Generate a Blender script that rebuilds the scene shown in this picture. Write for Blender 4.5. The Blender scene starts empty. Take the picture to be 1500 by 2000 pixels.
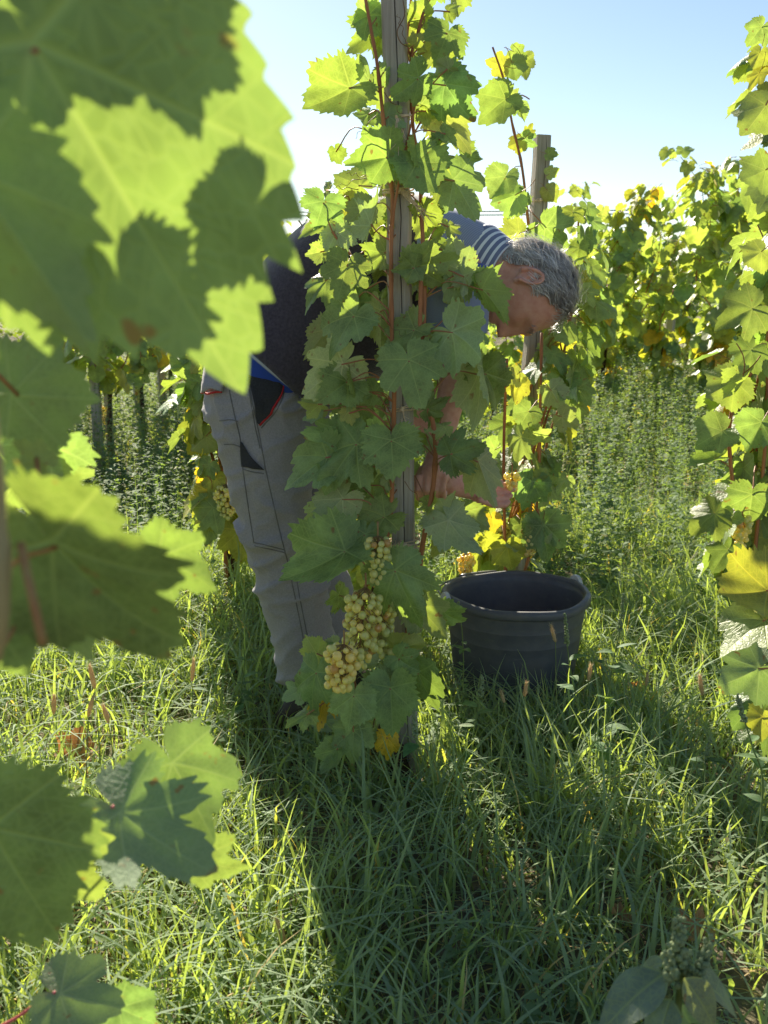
import bpy, bmesh, math, random
import numpy as np
from mathutils import Vector, Matrix, Quaternion, noise
from mathutils.bvhtree import BVHTree

# ------------------------------------------------------------------ camera, sky, sun, exposure
SC = bpy.context.scene
COL = SC.collection
CAM_H = 1.10
PITCH = math.radians(12.2)
FPX = 1950.0                       # focal length in pixels of the 1500 x 2000 photograph
cam_d = bpy.data.cameras.new('camera')
cam = bpy.data.objects.new('camera', cam_d)
COL.objects.link(cam)
cam.location = (0, 0, CAM_H)
cam.rotation_euler = (math.pi / 2 - PITCH, 0, 0)
cam_d.sensor_fit = 'VERTICAL'
cam_d.sensor_height = 36.0
cam_d.sensor_width = 27.0
cam_d.lens = FPX / 2000.0 * 36.0
cam_d.clip_start = 0.02
cam_d.clip_end = 3000
cam_d.dof.use_dof = True
cam_d.dof.focus_distance = 2.2
cam_d.dof.aperture_fstop = 8.0
SC.camera = cam

SUN_AZ = math.radians(-17)         # left of the view direction
SUN_EL = math.radians(30)
sun_vec = Vector((math.sin(SUN_AZ) * math.cos(SUN_EL), math.cos(SUN_AZ) * math.cos(SUN_EL), math.sin(SUN_EL)))
world = bpy.data.worlds.new('World')
SC.world = world
world.use_nodes = True
wn = world.node_tree
for n in list(wn.nodes):
    wn.nodes.remove(n)
w_out = wn.nodes.new('ShaderNodeOutputWorld')
w_bg = wn.nodes.new('ShaderNodeBackground')
w_sky = wn.nodes.new('ShaderNodeTexSky')
w_sky.sky_type = 'NISHITA'
w_sky.sun_disc = False
w_sky.sun_elevation = SUN_EL
w_sky.sun_rotation = SUN_AZ
w_sky.altitude = 150
w_sky.air_density = 1.0
w_sky.dust_density = 0.22
w_sky.ozone_density = 1.0
w_bg.inputs['Strength'].default_value = 0.040
wn.links.new(w_sky.outputs[0], w_bg.inputs[0])
wn.links.new(w_bg.outputs[0], w_out.inputs[0])
sun_d = bpy.data.lights.new('sun', 'SUN')
sun_d.energy = 3.8
sun_d.angle = math.radians(0.53)
sun_d.color = (1.0, 0.90, 0.74)
sun = bpy.data.objects.new('sun', sun_d)
COL.objects.link(sun)
sun.rotation_euler = sun_vec.to_track_quat('Z', 'Y').to_euler()
SC.view_settings.view_transform = 'Standard'
SC.view_settings.look = 'None'
SC.view_settings.gamma = 1.0
SC.view_settings.exposure = 1.8
SC.view_settings.use_curve_mapping = False
SC.render.engine = 'CYCLES'
SC.cycles.use_denoising = True
SC.cycles.max_bounces = 8
SC.cycles.diffuse_bounces = 4
SC.cycles.transmission_bounces = 6
SC.cycles.glossy_bounces = 2
SC.cycles.caustics_reflective = False
SC.cycles.caustics_refractive = False

random.seed(7)
RNG = np.random.default_rng(7)
R = math.radians

# ------------------------------------------------------------------ measuring helpers
def ray(px, py):
    x = (px - 750.0) / FPX
    u = (1000.0 - py) / FPX
    return Vector((x, math.cos(PITCH) + u * math.sin(PITCH), -math.sin(PITCH) + u * math.cos(PITCH)))

def P(px, py, Y):
    """Point seen at photograph pixel (px, py) on the vertical plane Y metres in front of the camera."""
    d = ray(px, py)
    return Vector((0, 0, CAM_H)) + d * (Y / d.y)

def scale_at(p):
    """Pixels of the photograph per metre at point p."""
    dep = p.y * math.cos(PITCH) - (p.z - CAM_H) * math.sin(PITCH)
    return FPX / dep

def gz(x, y):
    """Ground height."""
    return 0.025 * math.sin(x * 1.7 + 0.6) * math.cos(y * 1.3) + 0.012 * math.sin(x * 5.1 + y * 3.3)

# ------------------------------------------------------------------ object helpers
def mesh_np(name, verts, faces, smooth=True):
    me = bpy.data.meshes.new(name)
    me.from_pydata([tuple(v) for v in verts], [], [tuple(f) for f in faces])
    if smooth:
        me.polygons.foreach_set('use_smooth', [True] * len(me.polygons))
    me.update()
    return me

def mesh_quads(name, V, Q, smooth=False):
    """Fast path: V (n,3), Q (m,k) with a fixed k."""
    me = bpy.data.meshes.new(name)
    V = np.ascontiguousarray(V, dtype=np.float32)
    Q = np.ascontiguousarray(Q, dtype=np.int32)
    k = Q.shape[1]
    me.vertices.add(len(V)); me.vertices.foreach_set('co', V.ravel())
    me.loops.add(Q.size); me.loops.foreach_set('vertex_index', Q.ravel())
    me.polygons.add(len(Q))
    me.polygons.foreach_set('loop_start', np.arange(0, Q.size, k, dtype=np.int32))
    me.polygons.foreach_set('loop_total', np.full(len(Q), k, dtype=np.int32))
    if smooth:
        me.polygons.foreach_set('use_smooth', np.ones(len(Q), dtype=bool))
    me.update(calc_edges=True)
    return me

def obj(name, me, mat=None, parent=None, loc=None):
    o = bpy.data.objects.new(name, me)
    COL.objects.link(o)
    if mat is not None and me is not None and len(me.materials) == 0:
        me.materials.append(mat)
    if parent is not None:
        o.parent = parent
    if loc is not None:
        o.location = loc
    return o

def tag(o, label=None, cat=None, group=None, kind=None):
    if label: o['label'] = label
    if cat: o['category'] = cat
    if group: o['group'] = group
    if kind: o['kind'] = kind
    return o

def empty(name, loc, label, cat, group=None):
    o = bpy.data.objects.new(name, None)
    COL.objects.link(o)
    o.location = loc
    o.empty_display_size = 0.05
    return tag(o, label, cat, group)

def catmull(pts, n):
    """Smooth polyline through pts (Vectors), n samples per span."""
    pts = [Vector(p) for p in pts]
    if len(pts) == 2:
        return [pts[0].lerp(pts[1], i / n) for i in range(n + 1)]
    out = []
    e = [pts[0] * 2 - pts[1]] + pts + [pts[-1] * 2 - pts[-2]]
    for i in range(1, len(e) - 2):
        p0, p1, p2, p3 = e[i - 1], e[i], e[i + 1], e[i + 2]
        for j in range(n):
            t = j / n
            out.append(0.5 * ((2 * p1) + (p2 - p0) * t + (2 * p0 - 5 * p1 + 4 * p2 - p3) * t * t
                              + (3 * p1 - p0 - 3 * p2 + p3) * t ** 3))
    out.append(pts[-1])
    return out

def tube_data(path, radii, ns=6, cap=True, knob=None):
    """Verts and faces of a tube along path with a radius per point."""
    n = len(path)
    if not hasattr(radii, '__len__'):
        radii = [radii] * n
    V, F = [], []
    t0 = (path[1] - path[0]).normalized()
    ref = Vector((0, 0, 1)) if abs(t0.z) < 0.9 else Vector((1, 0, 0))
    a = t0.cross(ref).normalized()
    for i in range(n):
        t = (path[min(i + 1, n - 1)] - path[max(i - 1, 0)])
        if t.length < 1e-9:
            t = t0
        t = t.normalized()
        a = (a - t * a.dot(t))
        a = a.normalized() if a.length > 1e-6 else t.orthogonal().normalized()
        b = t.cross(a)
        for k in range(ns):
            an = 2 * math.pi * k / ns
            V.append(path[i] + (a * math.cos(an) + b * math.sin(an)) * radii[i])
    for i in range(n - 1):
        for k in range(ns):
            k2 = (k + 1) % ns
            F.append((i * ns + k, i * ns + k2, (i + 1) * ns + k2, (i + 1) * ns + k))
    if cap:
        F.append(tuple(reversed(range(ns))))
        F.append(tuple(range((n - 1) * ns, n * ns)))
    return V, F

class MB:
    """Collects shapes that make ONE mesh."""
    def __init__(self):
        self.V, self.F, self.M = [], [], []
    def add(self, V, F, m=0):
        o = len(self.V)
        self.V.extend(V)
        self.F.extend([tuple(i + o for i in f) for f in F])
        self.M.extend([m] * len(F))
    def tube(self, path, r, ns=6, m=0):
        self.add(*tube_data(path, r, ns), m)
    def build(self, name, mats, parent=None, origin=None, smooth=True):
        V = self.V if origin is None else [Vector(v) - Vector(origin) for v in self.V]
        me = mesh_np(name, V, self.F, smooth)
        for mm in (mats if isinstance(mats, (list, tuple)) else [mats]):
            me.materials.append(mm)
        if any(self.M):
            me.polygons.foreach_set('material_index', self.M)
        return obj(name, me, None, parent)

def loft(rings, cap=True):
    """rings: list of lists of Vectors (same count)."""
    n = len(rings[0]); V = []; F = []
    for r in rings: V.extend(r)
    for i in range(len(rings) - 1):
        for k in range(n):
            k2 = (k + 1) % n
            F.append((i * n + k, i * n + k2, (i + 1) * n + k2, (i + 1) * n + k))
    if cap:
        F.append(tuple(reversed(range(n))))
        F.append(tuple(range((len(rings) - 1) * n, len(rings) * n)))
    return V, F

# ------------------------------------------------------------------ materials
def mat_new(name):
    m = bpy.data.materials.new(name)
    m.use_nodes = True
    nt = m.node_tree
    for n in list(nt.nodes):
        nt.nodes.remove(n)
    return m, nt, nt.nodes.new('ShaderNodeOutputMaterial')

def N(nt, t, **kw):
    n = nt.nodes.new(t)
    for k, v in kw.items():
        setattr(n, k, v)
    return n

def math_n(nt, op, a, b=None, c=None, clamp=False):
    n = nt.nodes.new('ShaderNodeMath'); n.operation = op; n.use_clamp = clamp
    for i, v in enumerate((a, b, c)):
        if v is None: continue
        if isinstance(v, (int, float)): n.inputs[i].default_value = v
        else: nt.links.new(v, n.inputs[i])
    return n.outputs[0]

def mix_c(nt, f, a, b, blend='MIX'):
    n = nt.nodes.new('ShaderNodeMix'); n.data_type = 'RGBA'; n.blend_type = blend
    for s, v in ((n.inputs['Factor'], f), (n.inputs['A'], a), (n.inputs['B'], b)):
        if isinstance(v, (int, float)): s.default_value = v
        elif isinstance(v, (tuple, list)): s.default_value = (*v[:3], 1)
        else: nt.links.new(v, s)
    return [o for o in n.outputs if o.type == 'RGBA'][0]

def maprange(nt, v, a, b, c, d, smooth=False):
    n = nt.nodes.new('ShaderNodeMapRange')
    if smooth: n.interpolation_type = 'SMOOTHSTEP'
    nt.links.new(v, n.inputs[0])
    for i, x in enumerate((a, b, c, d)): n.inputs[i + 1].default_value = x
    return n.outputs[0]

def noise_n(nt, vec, scale, detail=3, rough=0.55):
    n = nt.nodes.new('ShaderNodeTexNoise'); n.inputs['Scale'].default_value = scale
    n.inputs['Detail'].default_value = detail; n.inputs['Roughness'].default_value = rough
    if vec is not None: nt.links.new(vec, n.inputs['Vector'])
    return n

def leaf_material(name, top, under, trans, t_fac, veins=True, rough=0.5, spots=0.0):
    m, nt, out = mat_new(name)
    L = nt.links
    oi = N(nt, 'ShaderNodeObjectInfo')
    uv = N(nt, 'ShaderNodeUVMap'); uv.uv_map = 'UVMap'
    geo = N(nt, 'ShaderNodeNewGeometry')
    sep = N(nt, 'ShaderNodeSeparateXYZ'); L.new(uv.outputs[0], sep.inputs[0])
    X = math_n(nt, 'MULTIPLY', math_n(nt, 'SUBTRACT', sep.outputs[0], 0.5), 2.0)
    Y = math_n(nt, 'MULTIPLY', math_n(nt, 'SUBTRACT', sep.outputs[1], 0.5), 2.0)
    tc = N(nt, 'ShaderNodeTexCoord')
    mp = N(nt, 'ShaderNodeVectorMath', operation='ADD')
    L.new(uv.outputs[0], mp.inputs[0])
    rv = N(nt, 'ShaderNodeCombineXYZ'); L.new(math_n(nt, 'MULTIPLY', oi.outputs['Random'], 37.0), rv.inputs[2])
    L.new(rv.outputs[0], mp.inputs[1])
    mott = noise_n(nt, mp.outputs[0], 5.0, 3).outputs[0]
    if veins:
        mind = sec = vein = None
        for a in (0, 48, -48, 102, -102):
            s, c = math.sin(R(a)), math.cos(R(a))
            al = math_n(nt, 'ADD', math_n(nt, 'MULTIPLY', X, s), math_n(nt, 'MULTIPLY', Y, c))
            pe = math_n(nt, 'ABSOLUTE', math_n(nt, 'SUBTRACT', math_n(nt, 'MULTIPLY', X, c), math_n(nt, 'MULTIPLY', Y, s)))
            d = math_n(nt, 'ADD', pe, math_n(nt, 'MULTIPLY', math_n(nt, 'MAXIMUM', math_n(nt, 'MULTIPLY', al, -1.0), 0.0), 8.0))
            w = math_n(nt, 'MAXIMUM', math_n(nt, 'SUBTRACT', 0.030, math_n(nt, 'MULTIPLY', al, 0.022)), 0.008)
            v = math_n(nt, 'SUBTRACT', 1.0, math_n(nt, 'DIVIDE', d, w), clamp=True)
            sc_ = math_n(nt, 'SUBTRACT', al, math_n(nt, 'MULTIPLY', pe, 0.85))
            if mind is None:
                mind, sec, vein = d, sc_, v
            else:
                less = math_n(nt, 'LESS_THAN', d, mind)
                mx = N(nt, 'ShaderNodeMix'); mx.data_type = 'FLOAT'
                L.new(less, mx.inputs[0]); L.new(sec, mx.inputs[2]); L.new(sc_, mx.inputs[3])
                sec = mx.outputs[0]
                mind = math_n(nt, 'MINIMUM', d, mind)
                vein = math_n(nt, 'MAXIMUM', vein, v)
        fr = math_n(nt, 'ABSOLUTE', math_n(nt, 'SUBTRACT', math_n(nt, 'FRACT', math_n(nt, 'MULTIPLY', sec, 6.5)), 0.5))
        v2 = math_n(nt, 'MULTIPLY', math_n(nt, 'SUBTRACT', 1.0, math_n(nt, 'DIVIDE', fr, 0.07), clamp=True), 0.55)
        vor = N(nt, 'ShaderNodeTexVoronoi'); vor.feature = 'DISTANCE_TO_EDGE'; vor.inputs['Scale'].default_value = 22
        L.new(uv.outputs[0], vor.inputs['Vector'])
        v3 = math_n(nt, 'MULTIPLY', math_n(nt, 'SUBTRACT', 1.0, math_n(nt, 'DIVIDE', vor.outputs['Distance'], 0.12), clamp=True), 0.34)
        vein = math_n(nt, 'MAXIMUM', math_n(nt, 'MAXIMUM', vein, v2), v3)
    # colours
    tint = oi.outputs['Color']
    vary = maprange(nt, mott, 0.3, 0.7, 0.72, 1.3)
    comb = N(nt, 'ShaderNodeCombineXYZ')
    for i in range(3): L.new(vary, comb.inputs[i])
    up = mix_c(nt, 1.0, mix_c(nt, 1.0, top, comb.outputs[0], 'MULTIPLY'), tint, 'MULTIPLY')
    un = mix_c(nt, 1.0, under, tint, 'MULTIPLY')
    tr = mix_c(nt, 1.0, mix_c(nt, 1.0, trans, comb.outputs[0], 'MULTIPLY'), tint, 'MULTIPLY')
    if veins:
        up = mix_c(nt, math_n(nt, 'MULTIPLY', vein, 0.75), up, mix_c(nt, 1.0, (0.26, 0.33, 0.13), tint, 'MULTIPLY'))
        un = mix_c(nt, math_n(nt, 'MULTIPLY', vein, 0.7), un, mix_c(nt, 1.0, (0.34, 0.38, 0.22), tint, 'MULTIPLY'))
        tr = mix_c(nt, math_n(nt, 'MULTIPLY', vein, 0.55), tr, mix_c(nt, 1.0, (0.24, 0.29, 0.05), tint, 'MULTIPLY'))
    # brown dry flecks on some leaves, with a shape of their own
    fl = noise_n(nt, mp.outputs[0], 9.0, 2).outputs[0]
    fm = math_n(nt, 'MULTIPLY', maprange(nt, fl, 0.68, 0.73, 0.0, 1.0), 0.8)
    rd = N(nt, 'ShaderNodeVectorMath', operation='LENGTH'); cx = N(nt, 'ShaderNodeCombineXYZ'); L.new(X, cx.inputs[0]); L.new(Y, cx.inputs[1]); L.new(cx.outputs[0], rd.inputs[0])
    en = noise_n(nt, mp.outputs[0], 3.2, 4, .65).outputs[0]
    em = maprange(nt, math_n(nt, 'ADD', rd.outputs['Value'], math_n(nt, 'MULTIPLY', en, 1.6)), 1.98, 2.08, 0.0, .85)
    fm = math_n(nt, 'MAXIMUM', fm, em)
    up = mix_c(nt, fm, up, (0.16, 0.09, 0.03)); un = mix_c(nt, fm, un, (0.18, 0.11, 0.05)); tr = mix_c(nt, fm, tr, (0.12, 0.06, 0.01))
    col = mix_c(nt, geo.outputs['Backfacing'], up, un)
    pr = N(nt, 'ShaderNodeBsdfPrincipled')
    L.new(col, pr.inputs['Base Color'])
    rg = math_n(nt, 'ADD', rough, math_n(nt, 'MULTIPLY', geo.outputs['Backfacing'], 0.3))
    L.new(rg, pr.inputs['Roughness'])
    pr.inputs['Specular IOR Level'].default_value = 0.30
    tb = N(nt, 'ShaderNodeBsdfTranslucent'); L.new(tr, tb.inputs['Color'])
    bump = N(nt, 'ShaderNodeBump'); bump.inputs['Strength'].default_value = 0.42; bump.inputs['Distance'].default_value = 0.004
    hgt = maprange(nt, noise_n(nt, mp.outputs[0], 14.0, 2).outputs[0], 0, 1, 0, 0.6)
    if veins:
        hgt = math_n(nt, 'SUBTRACT', hgt, vein)
    L.new(hgt, bump.inputs['Height'])
    L.new(bump.outputs[0], pr.inputs['Normal'])
    mx = N(nt, 'ShaderNodeAddShader')
    L.new(pr.outputs[0], mx.inputs[0]); L.new(tb.outputs[0], mx.inputs[1])
    L.new(mx.outputs[0], out.inputs[0])
    return m

def simple_mat(name, col, rough=0.6, spec=0.4, var=0.25, scale=20.0, bump=0.0, col2=None, stretch=(1, 1, 1), sheen=0.0, sss=0.0, trans=None, coords='Object'):
    m, nt, out = mat_new(name)
    L = nt.links
    tc = N(nt, 'ShaderNodeTexCoord')
    mp = N(nt, 'ShaderNodeMapping'); mp.inputs['Scale'].default_value = stretch
    L.new(tc.outputs[coords], mp.inputs[0])
    nz = noise_n(nt, mp.outputs[0], scale, 5, 0.6)
    c2 = col2 if col2 else tuple(c * (1 - var) for c in col)
    c1 = col if col2 else tuple(min(1, c * (1 + var)) for c in col)
    f = maprange(nt, nz.outputs[0], 0.3, 0.7, 0, 1)
    cc = mix_c(nt, f, c2, c1)
    pr = N(nt, 'ShaderNodeBsdfPrincipled')
    L.new(cc, pr.inputs['Base Color'])
    pr.inputs['Roughness'].default_value = rough
    pr.inputs['Specular IOR Level'].default_value = spec
    if sheen:
        pr.inputs['Sheen Weight'].default_value = sheen
        pr.inputs['Sheen Roughness'].default_value = 0.45
    if sss:
        pr.inputs['Subsurface Weight'].default_value = sss
        pr.inputs['Subsurface Radius'].default_value = (0.012, 0.005, 0.003)
        pr.inputs['Subsurface Scale'].default_value = 1.0
    if bump:
        b = N(nt, 'ShaderNodeBump'); b.inputs['Strength'].default_value = bump; b.inputs['Distance'].default_value = 0.004
        L.new(nz.outputs[0], b.inputs['Height']); L.new(b.outputs[0], pr.inputs['Normal'])
    if trans:
        tb = N(nt, 'ShaderNodeBsdfTranslucent'); tb.inputs[0].default_value = (*trans, 1)
        ad = N(nt, 'ShaderNodeAddShader'); L.new(pr.outputs[0], ad.inputs[0]); L.new(tb.outputs[0], ad.inputs[1])
        L.new(ad.outputs[0], out.inputs[0])
    else:
        L.new(pr.outputs[0], out.inputs[0])
    return m

LEAF = leaf_material('vine_leaf', (0.128, 0.178, 0.070), (0.205, 0.245, 0.125), (0.132, 0.186, 0.024), 0.45)
LEAF_FAR = leaf_material('vine_leaf_small', (0.125, 0.175, 0.062), (0.205, 0.245, 0.115), (0.205, 0.262, 0.030), 0.45, veins=False)
CANE = simple_mat('cane_bark', (0.46, 0.19, 0.075), 0.6, 0.35, scale=60, col2=(0.28, 0.105, 0.045), stretch=(1, 1, 0.15), bump=0.3)
PETIOLE = simple_mat('petiole_skin', (0.42, 0.12, 0.08), 0.5, 0.4, scale=40, col2=(0.30, 0.20, 0.07))
TENDRIL = simple_mat('tendril_skin', (0.16, 0.08, 0.035), 0.6)
TRUNK = simple_mat('vine_bark', (0.10, 0.065, 0.045), 0.9, 0.2, scale=70, col2=(0.035, 0.022, 0.016), stretch=(1, 1, 0.12), bump=0.9)
WOOD = simple_mat('weathered_wood', (0.47, 0.43, 0.37), 0.85, 0.2, scale=150, col2=(0.28, 0.25, 0.205), stretch=(1, 1, 0.025), bump=0.5)
TWINE = simple_mat('twine_fibre', (0.62, 0.50, 0.36), 0.85, 0.2, scale=200, var=0.25, trans=(0.12, 0.09, 0.05))
# ------------------------------------------------------------------ vine leaves
def leaf_outline(seed, n, teeth=True, deep=1.0, full=0.0):
    rg = np.random.default_rng(seed)
    th = np.array([0, 10, 22, 31, 44, 54, 66, 80, 92, 104, 122, 145, 163, 174, 180.0])
    rr = np.array([1, .92, .76, .66, .79, .84, .74, .60, .62, .65, .57, .50, .43, .26, .06])
    def side():
        r = rr * (1 + rg.normal(0, 0.055, len(rr)))
        r[3] *= 1 - 0.16 * deep * rg.random(); r[7] *= 1 - 0.12 * deep * rg.random()
        r[0] = 1.0; r[-1] = 0.07
        r[2] += full * .10; r[3] += full * .20; r[7] += full * .14; r[4] += full * .06
        return r
    ra, rb = side(), side()
    a = (np.arange(n) + 0.5) / n * 2 * np.pi - np.pi          # -pi..pi, 0 = tip
    d = np.degrees(np.abs(a))
    r = np.where(a >= 0, np.interp(d, th, ra), np.interp(d, th, rb))
    # light smoothing
    k = max(1, n // 90)
    for _ in range(k):
        r = 0.25 * np.roll(r, 1) + 0.5 * r + 0.25 * np.roll(r, -1)
    tooth = np.zeros(n)
    if teeth:
        nt = 14 + rg.integers(0, 8)
        amp = rg.uniform(.075, .135)
        jit = rg.uniform(.45, 1.35, 64)
        ph = (d / 180.0) * nt + rg.random() * 0.5
        fr = ph - np.floor(ph)
        big = 0.75 + 0.5 * ((np.floor(ph).astype(int) * 7) % 3 == 0)
        big = big * jit[(np.floor(ph).astype(int) + np.where(a > 0, 31, 0)) % 64]
        tooth = amp * big * (1 - np.abs(fr - 0.3) / 0.7 * np.where(fr > 0.3, 1, 7 / 3.0)).clip(0, 1)
        tooth *= np.clip((172 - d) / 25, 0, 1)
        tooth -= 0.03
    return a, r, tooth

def leaf_mesh(name, seed, n=90, rings=(0.28, 0.52, 0.74, 0.9, 1.0), teeth=True, cup=0.0, droop=0.2, fold=0.12, wave=0.05, roll=0.0, petiole=False, twist=0.0, full=0.0):
    rg = np.random.default_rng(seed + 1000)
    a, r, tooth = leaf_outline(seed, n, teeth, 1.0, full)
    V = [(0.0, 0.0)]
    S = [0.0]
    for s in rings:
        rad = s * r + (tooth * s ** 8)
        V += list(zip(np.sin(a) * rad, np.cos(a) * rad)); S += [s] * n
    V = np.array(V); S = np.array(S)
    x, y = V[:, 0], V[:, 1]
    an = np.arctan2(x, y); rad = np.hypot(x, y)
    ph = rg.random(4) * 6.28
    z = -droop * np.clip(y, -0.4, 2) * np.abs(y) + cup * x * x + fold * np.abs(x) * (1 - 0.5 * np.abs(x))
    z += wave * rad ** 2 * (np.sin(3 * an + ph[0]) + 0.8 * np.sin(5 * an + ph[1]) + 0.5 * np.sin(8 * an + ph[2]))
    # vein gutters: the blade sits higher between the five main veins
    dv = np.min(np.abs(np.angle(np.exp(1j * (an[:, None] - np.radians([0, 48, -48, 102, -102])[None, :])))), axis=1)
    z += 0.10 * rad * np.minimum(dv, 0.35) * np.clip(1.2 - rad, 0, 1)
    z += twist * x * y
    X, Yy, Z = x.copy(), y.copy(), z
    if roll:
        # the margins roll: bend x around the midrib
        k = roll
        ang = k * x
        X = np.sin(ang) / k; Z = z + (1 - np.cos(ang)) / k
    co = np.stack([X, Yy, Z], 1)
    F = []
    for k in range(n - 1):
        F.append((0, 1 + k, 2 + k))
    for i in range(len(rings) - 1):
        b0 = 1 + i * n; b1 = b0 + n
        for k in range(n - 1):
            F.append((b0 + k, b1 + k, b1 + k + 1, b0 + k + 1))
    F = [tuple(reversed(f)) for f in F]
    nblade = len(F)
    uvs = [(0.5 + 0.5 * p, 0.5 + 0.5 * q) for p, q in zip(x, y)]
    co = [Vector(c) for c in co]
    if petiole:
        pth = catmull([Vector((0, 0.02, -0.012)), Vector((0, -0.25, -0.10)), Vector((0.03, -0.55, -0.32)), Vector((0.02, -0.75, -0.62))], 2)
        pv, pf = tube_data(pth, 0.018, 4, cap=False)
        o = len(co); co += pv; F += [tuple(i + o for i in f) for f in pf]
        uvs += [(0.5, 0.5)] * len(pv)
    me = mesh_np(name, co, F)
    ul = me.uv_layers.new(name='UVMap')
    li = np.zeros(len(me.loops), dtype=np.int32); me.loops.foreach_get('vertex_index', li)
    ul.data.foreach_set('uv', np.array(uvs, dtype=np.float32)[li].ravel())
    me.polygons.foreach_set('material_index', [0] * nblade + [1] * (len(F) - nblade))
    return me

STYLES = [dict(cup=-.10, droop=.10, fold=.10, wave=.030), dict(cup=.18, droop=.16, fold=.14, wave=.045), dict(cup=-.25, droop=.26, fold=.16, wave=.05),
          dict(cup=.05, droop=.05, fold=.24, wave=.055), dict(cup=-.15, droop=.32, fold=.05, wave=.06, twist=.15), dict(cup=.10, droop=.02, fold=.10, wave=.07, twist=-.2),
          dict(cup=0, droop=.15, fold=.1, wave=.04, roll=-.9), dict(cup=0, droop=.10, fold=.05, wave=.05, roll=1.1)]
STYLES += [dict(cup=-.35, droop=.35, fold=.10, wave=.08, twist=-.1), dict(cup=.30, droop=-.12, fold=.18, wave=.06), dict(cup=-.05, droop=.45, fold=.22, wave=.05, twist=.25), dict(cup=.15, droop=.10, fold=.34, wave=.04),
           dict(cup=-.20, droop=.12, fold=.02, wave=.10), dict(cup=.02, droop=.25, fold=.12, wave=.03, twist=-.35), dict(cup=0, droop=.20, fold=.12, wave=.07, roll=-1.3), dict(cup=0, droop=.02, fold=.08, wave=.09, roll=.7)]
HI, MID, LOW = [], [], []
FULLER = [.0, .5, .2, .7, .0, .4, .8, .3, -.35, .9, .1, .6, -.2, .3, 1.0, -.4]
for i, st in enumerate(STYLES):
    h = leaf_mesh('leaf_blade', 11 + i, n=190, rings=(.2, .4, .58, .74, .87, 1.0), full=FULLER[i], **st); h.materials.append(LEAF); HI.append(h)
for i, st in enumerate(STYLES):
    h = leaf_mesh('leaf_blade', 141 + i, n=100, rings=(.36, .68, .88, 1.0), petiole=True, full=FULLER[i], **st); h.materials.append(LEAF); h.materials.append(PETIOLE); MID.append(h)
for i, st in enumerate(STYLES):
    h = leaf_mesh('leaf_blade', 171 + i, n=44, rings=(.55, 1.0), petiole=True, full=FULLER[i], **st); h.materials.append(LEAF_FAR); h.materials.append(PETIOLE); LOW.append(h)

GREEN = (1, 1, 1); DARK = (.98, 1.0, .95); PALE = (1.3, 1.2, 1.25); LIME = (1.15, 1.08, .8)  # on hand-placed leaves LIME puts sunlight and DARK puts shade into the tint
YEL = (1.5, 1.16, .6); GOLD = (2.7, 1.35, .4); BROWN = (2.6, .75, .5)

def jitter_tint(t, rg, s=0.10):
    k = 1 + rg.normal(0, s)
    w = rg.normal(0, s * 0.7)
    return (max(.1, t[0] * k * (1 + w)), max(.1, t[1] * k), max(.1, t[2] * k * (1 - w)), 1)

def leaf_obj(parent, me, base, ydir, zdir, L, wf=1.0, tint=GREEN, rg=RNG, origin=None, zf=1.0):
    y = ydir.normalized()
    z = zdir - y * zdir.dot(y)
    z = z.normalized() if z.length > 1e-4 else y.orthogonal().normalized()
    x = y.cross(z)
    o = bpy.data.objects.new('leaf', me)
    COL.objects.link(o)
    o.parent = parent
    b = base - origin if origin is not None else base
    m = Matrix(((x.x * L * wf, y.x * L, z.x * L * zf, b.x), (x.y * L * wf, y.y * L, z.y * L * zf, b.y), (x.z * L * wf, y.z * L, z.z * L * zf, b.z), (0, 0, 0, 1)))
    o.matrix_basis = m
    o.color = jitter_tint(tint, rg)
    return o

CAMPOS = Vector((0, 0, CAM_H))

def hero_leaf(parent, origin, bx, by, tx, ty, Y=2.1, dY=0.0, tilt=0.0, side=1, tint=GREEN, wf=1.0, v=0, canes=None, pet=True, meshes=None, rg=RNG, pr=0.0017, zf=1.5):
    B = P(bx, by, Y); T = P(tx, ty, Y + dY)
    ax = (T - B); B = B + ax * .07; L = ax.length * .89; ax.normalize()
    z = (CAMPOS - B).normalized() * side
    z = (z - ax * z.dot(ax)).normalized()
    z = Quaternion(ax, R(tilt)) @ z
    ml = meshes or HI
    me = ml[(v % 8 + 8 * int(rg.integers(0, len(ml) // 8))) % len(ml)]
    o = leaf_obj(parent, me, B, ax, z, L, wf, tint, rg, origin, zf)
    if pet and canes:
        # petiole: from the leaf base back to the closest point of a cane
        best = min((q for c in canes for q in c), key=lambda q: (q - B - Vector((0, 0, -0.03))).length)
        d = (best - B).length
        if 0.01 < d < 0.22:
            mid = B.lerp(best, 0.5) + Vector((0, 0, 0.10 * d)) - ax * 0.15 * d
            pth = catmull([B + z * 0.001 + ax * 0.004, mid, best], 4)
            mb = MB(); mb.tube(pth, [pr * (1 - .25 * (1 - abs(i / 8 - .5) * 2)) for i in range(len(pth))], 6)
            mb.build('petiole', PETIOLE, parent, origin)
    return o

def cane(parent, origin, pts, r0, r1, name='cane', mat=None, nodes=0.075, sub=5):
    pth = catmull(pts, sub)
    n = len(pth); acc = 0; rad = []
    for i, p in enumerate(pth):
        if i: acc += (p - pth[i - 1]).length
        k = 1 + 0.35 * math.exp(-((acc / nodes % 1.0 - 0.5) / 0.09) ** 2)
        rad.append((r0 + (r1 - r0) * i / (n - 1)) * k)
    mb = MB(); mb.tube(pth, rad, 7)
    mb.build(name, mat or CANE, parent, origin)
    return pth

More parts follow.
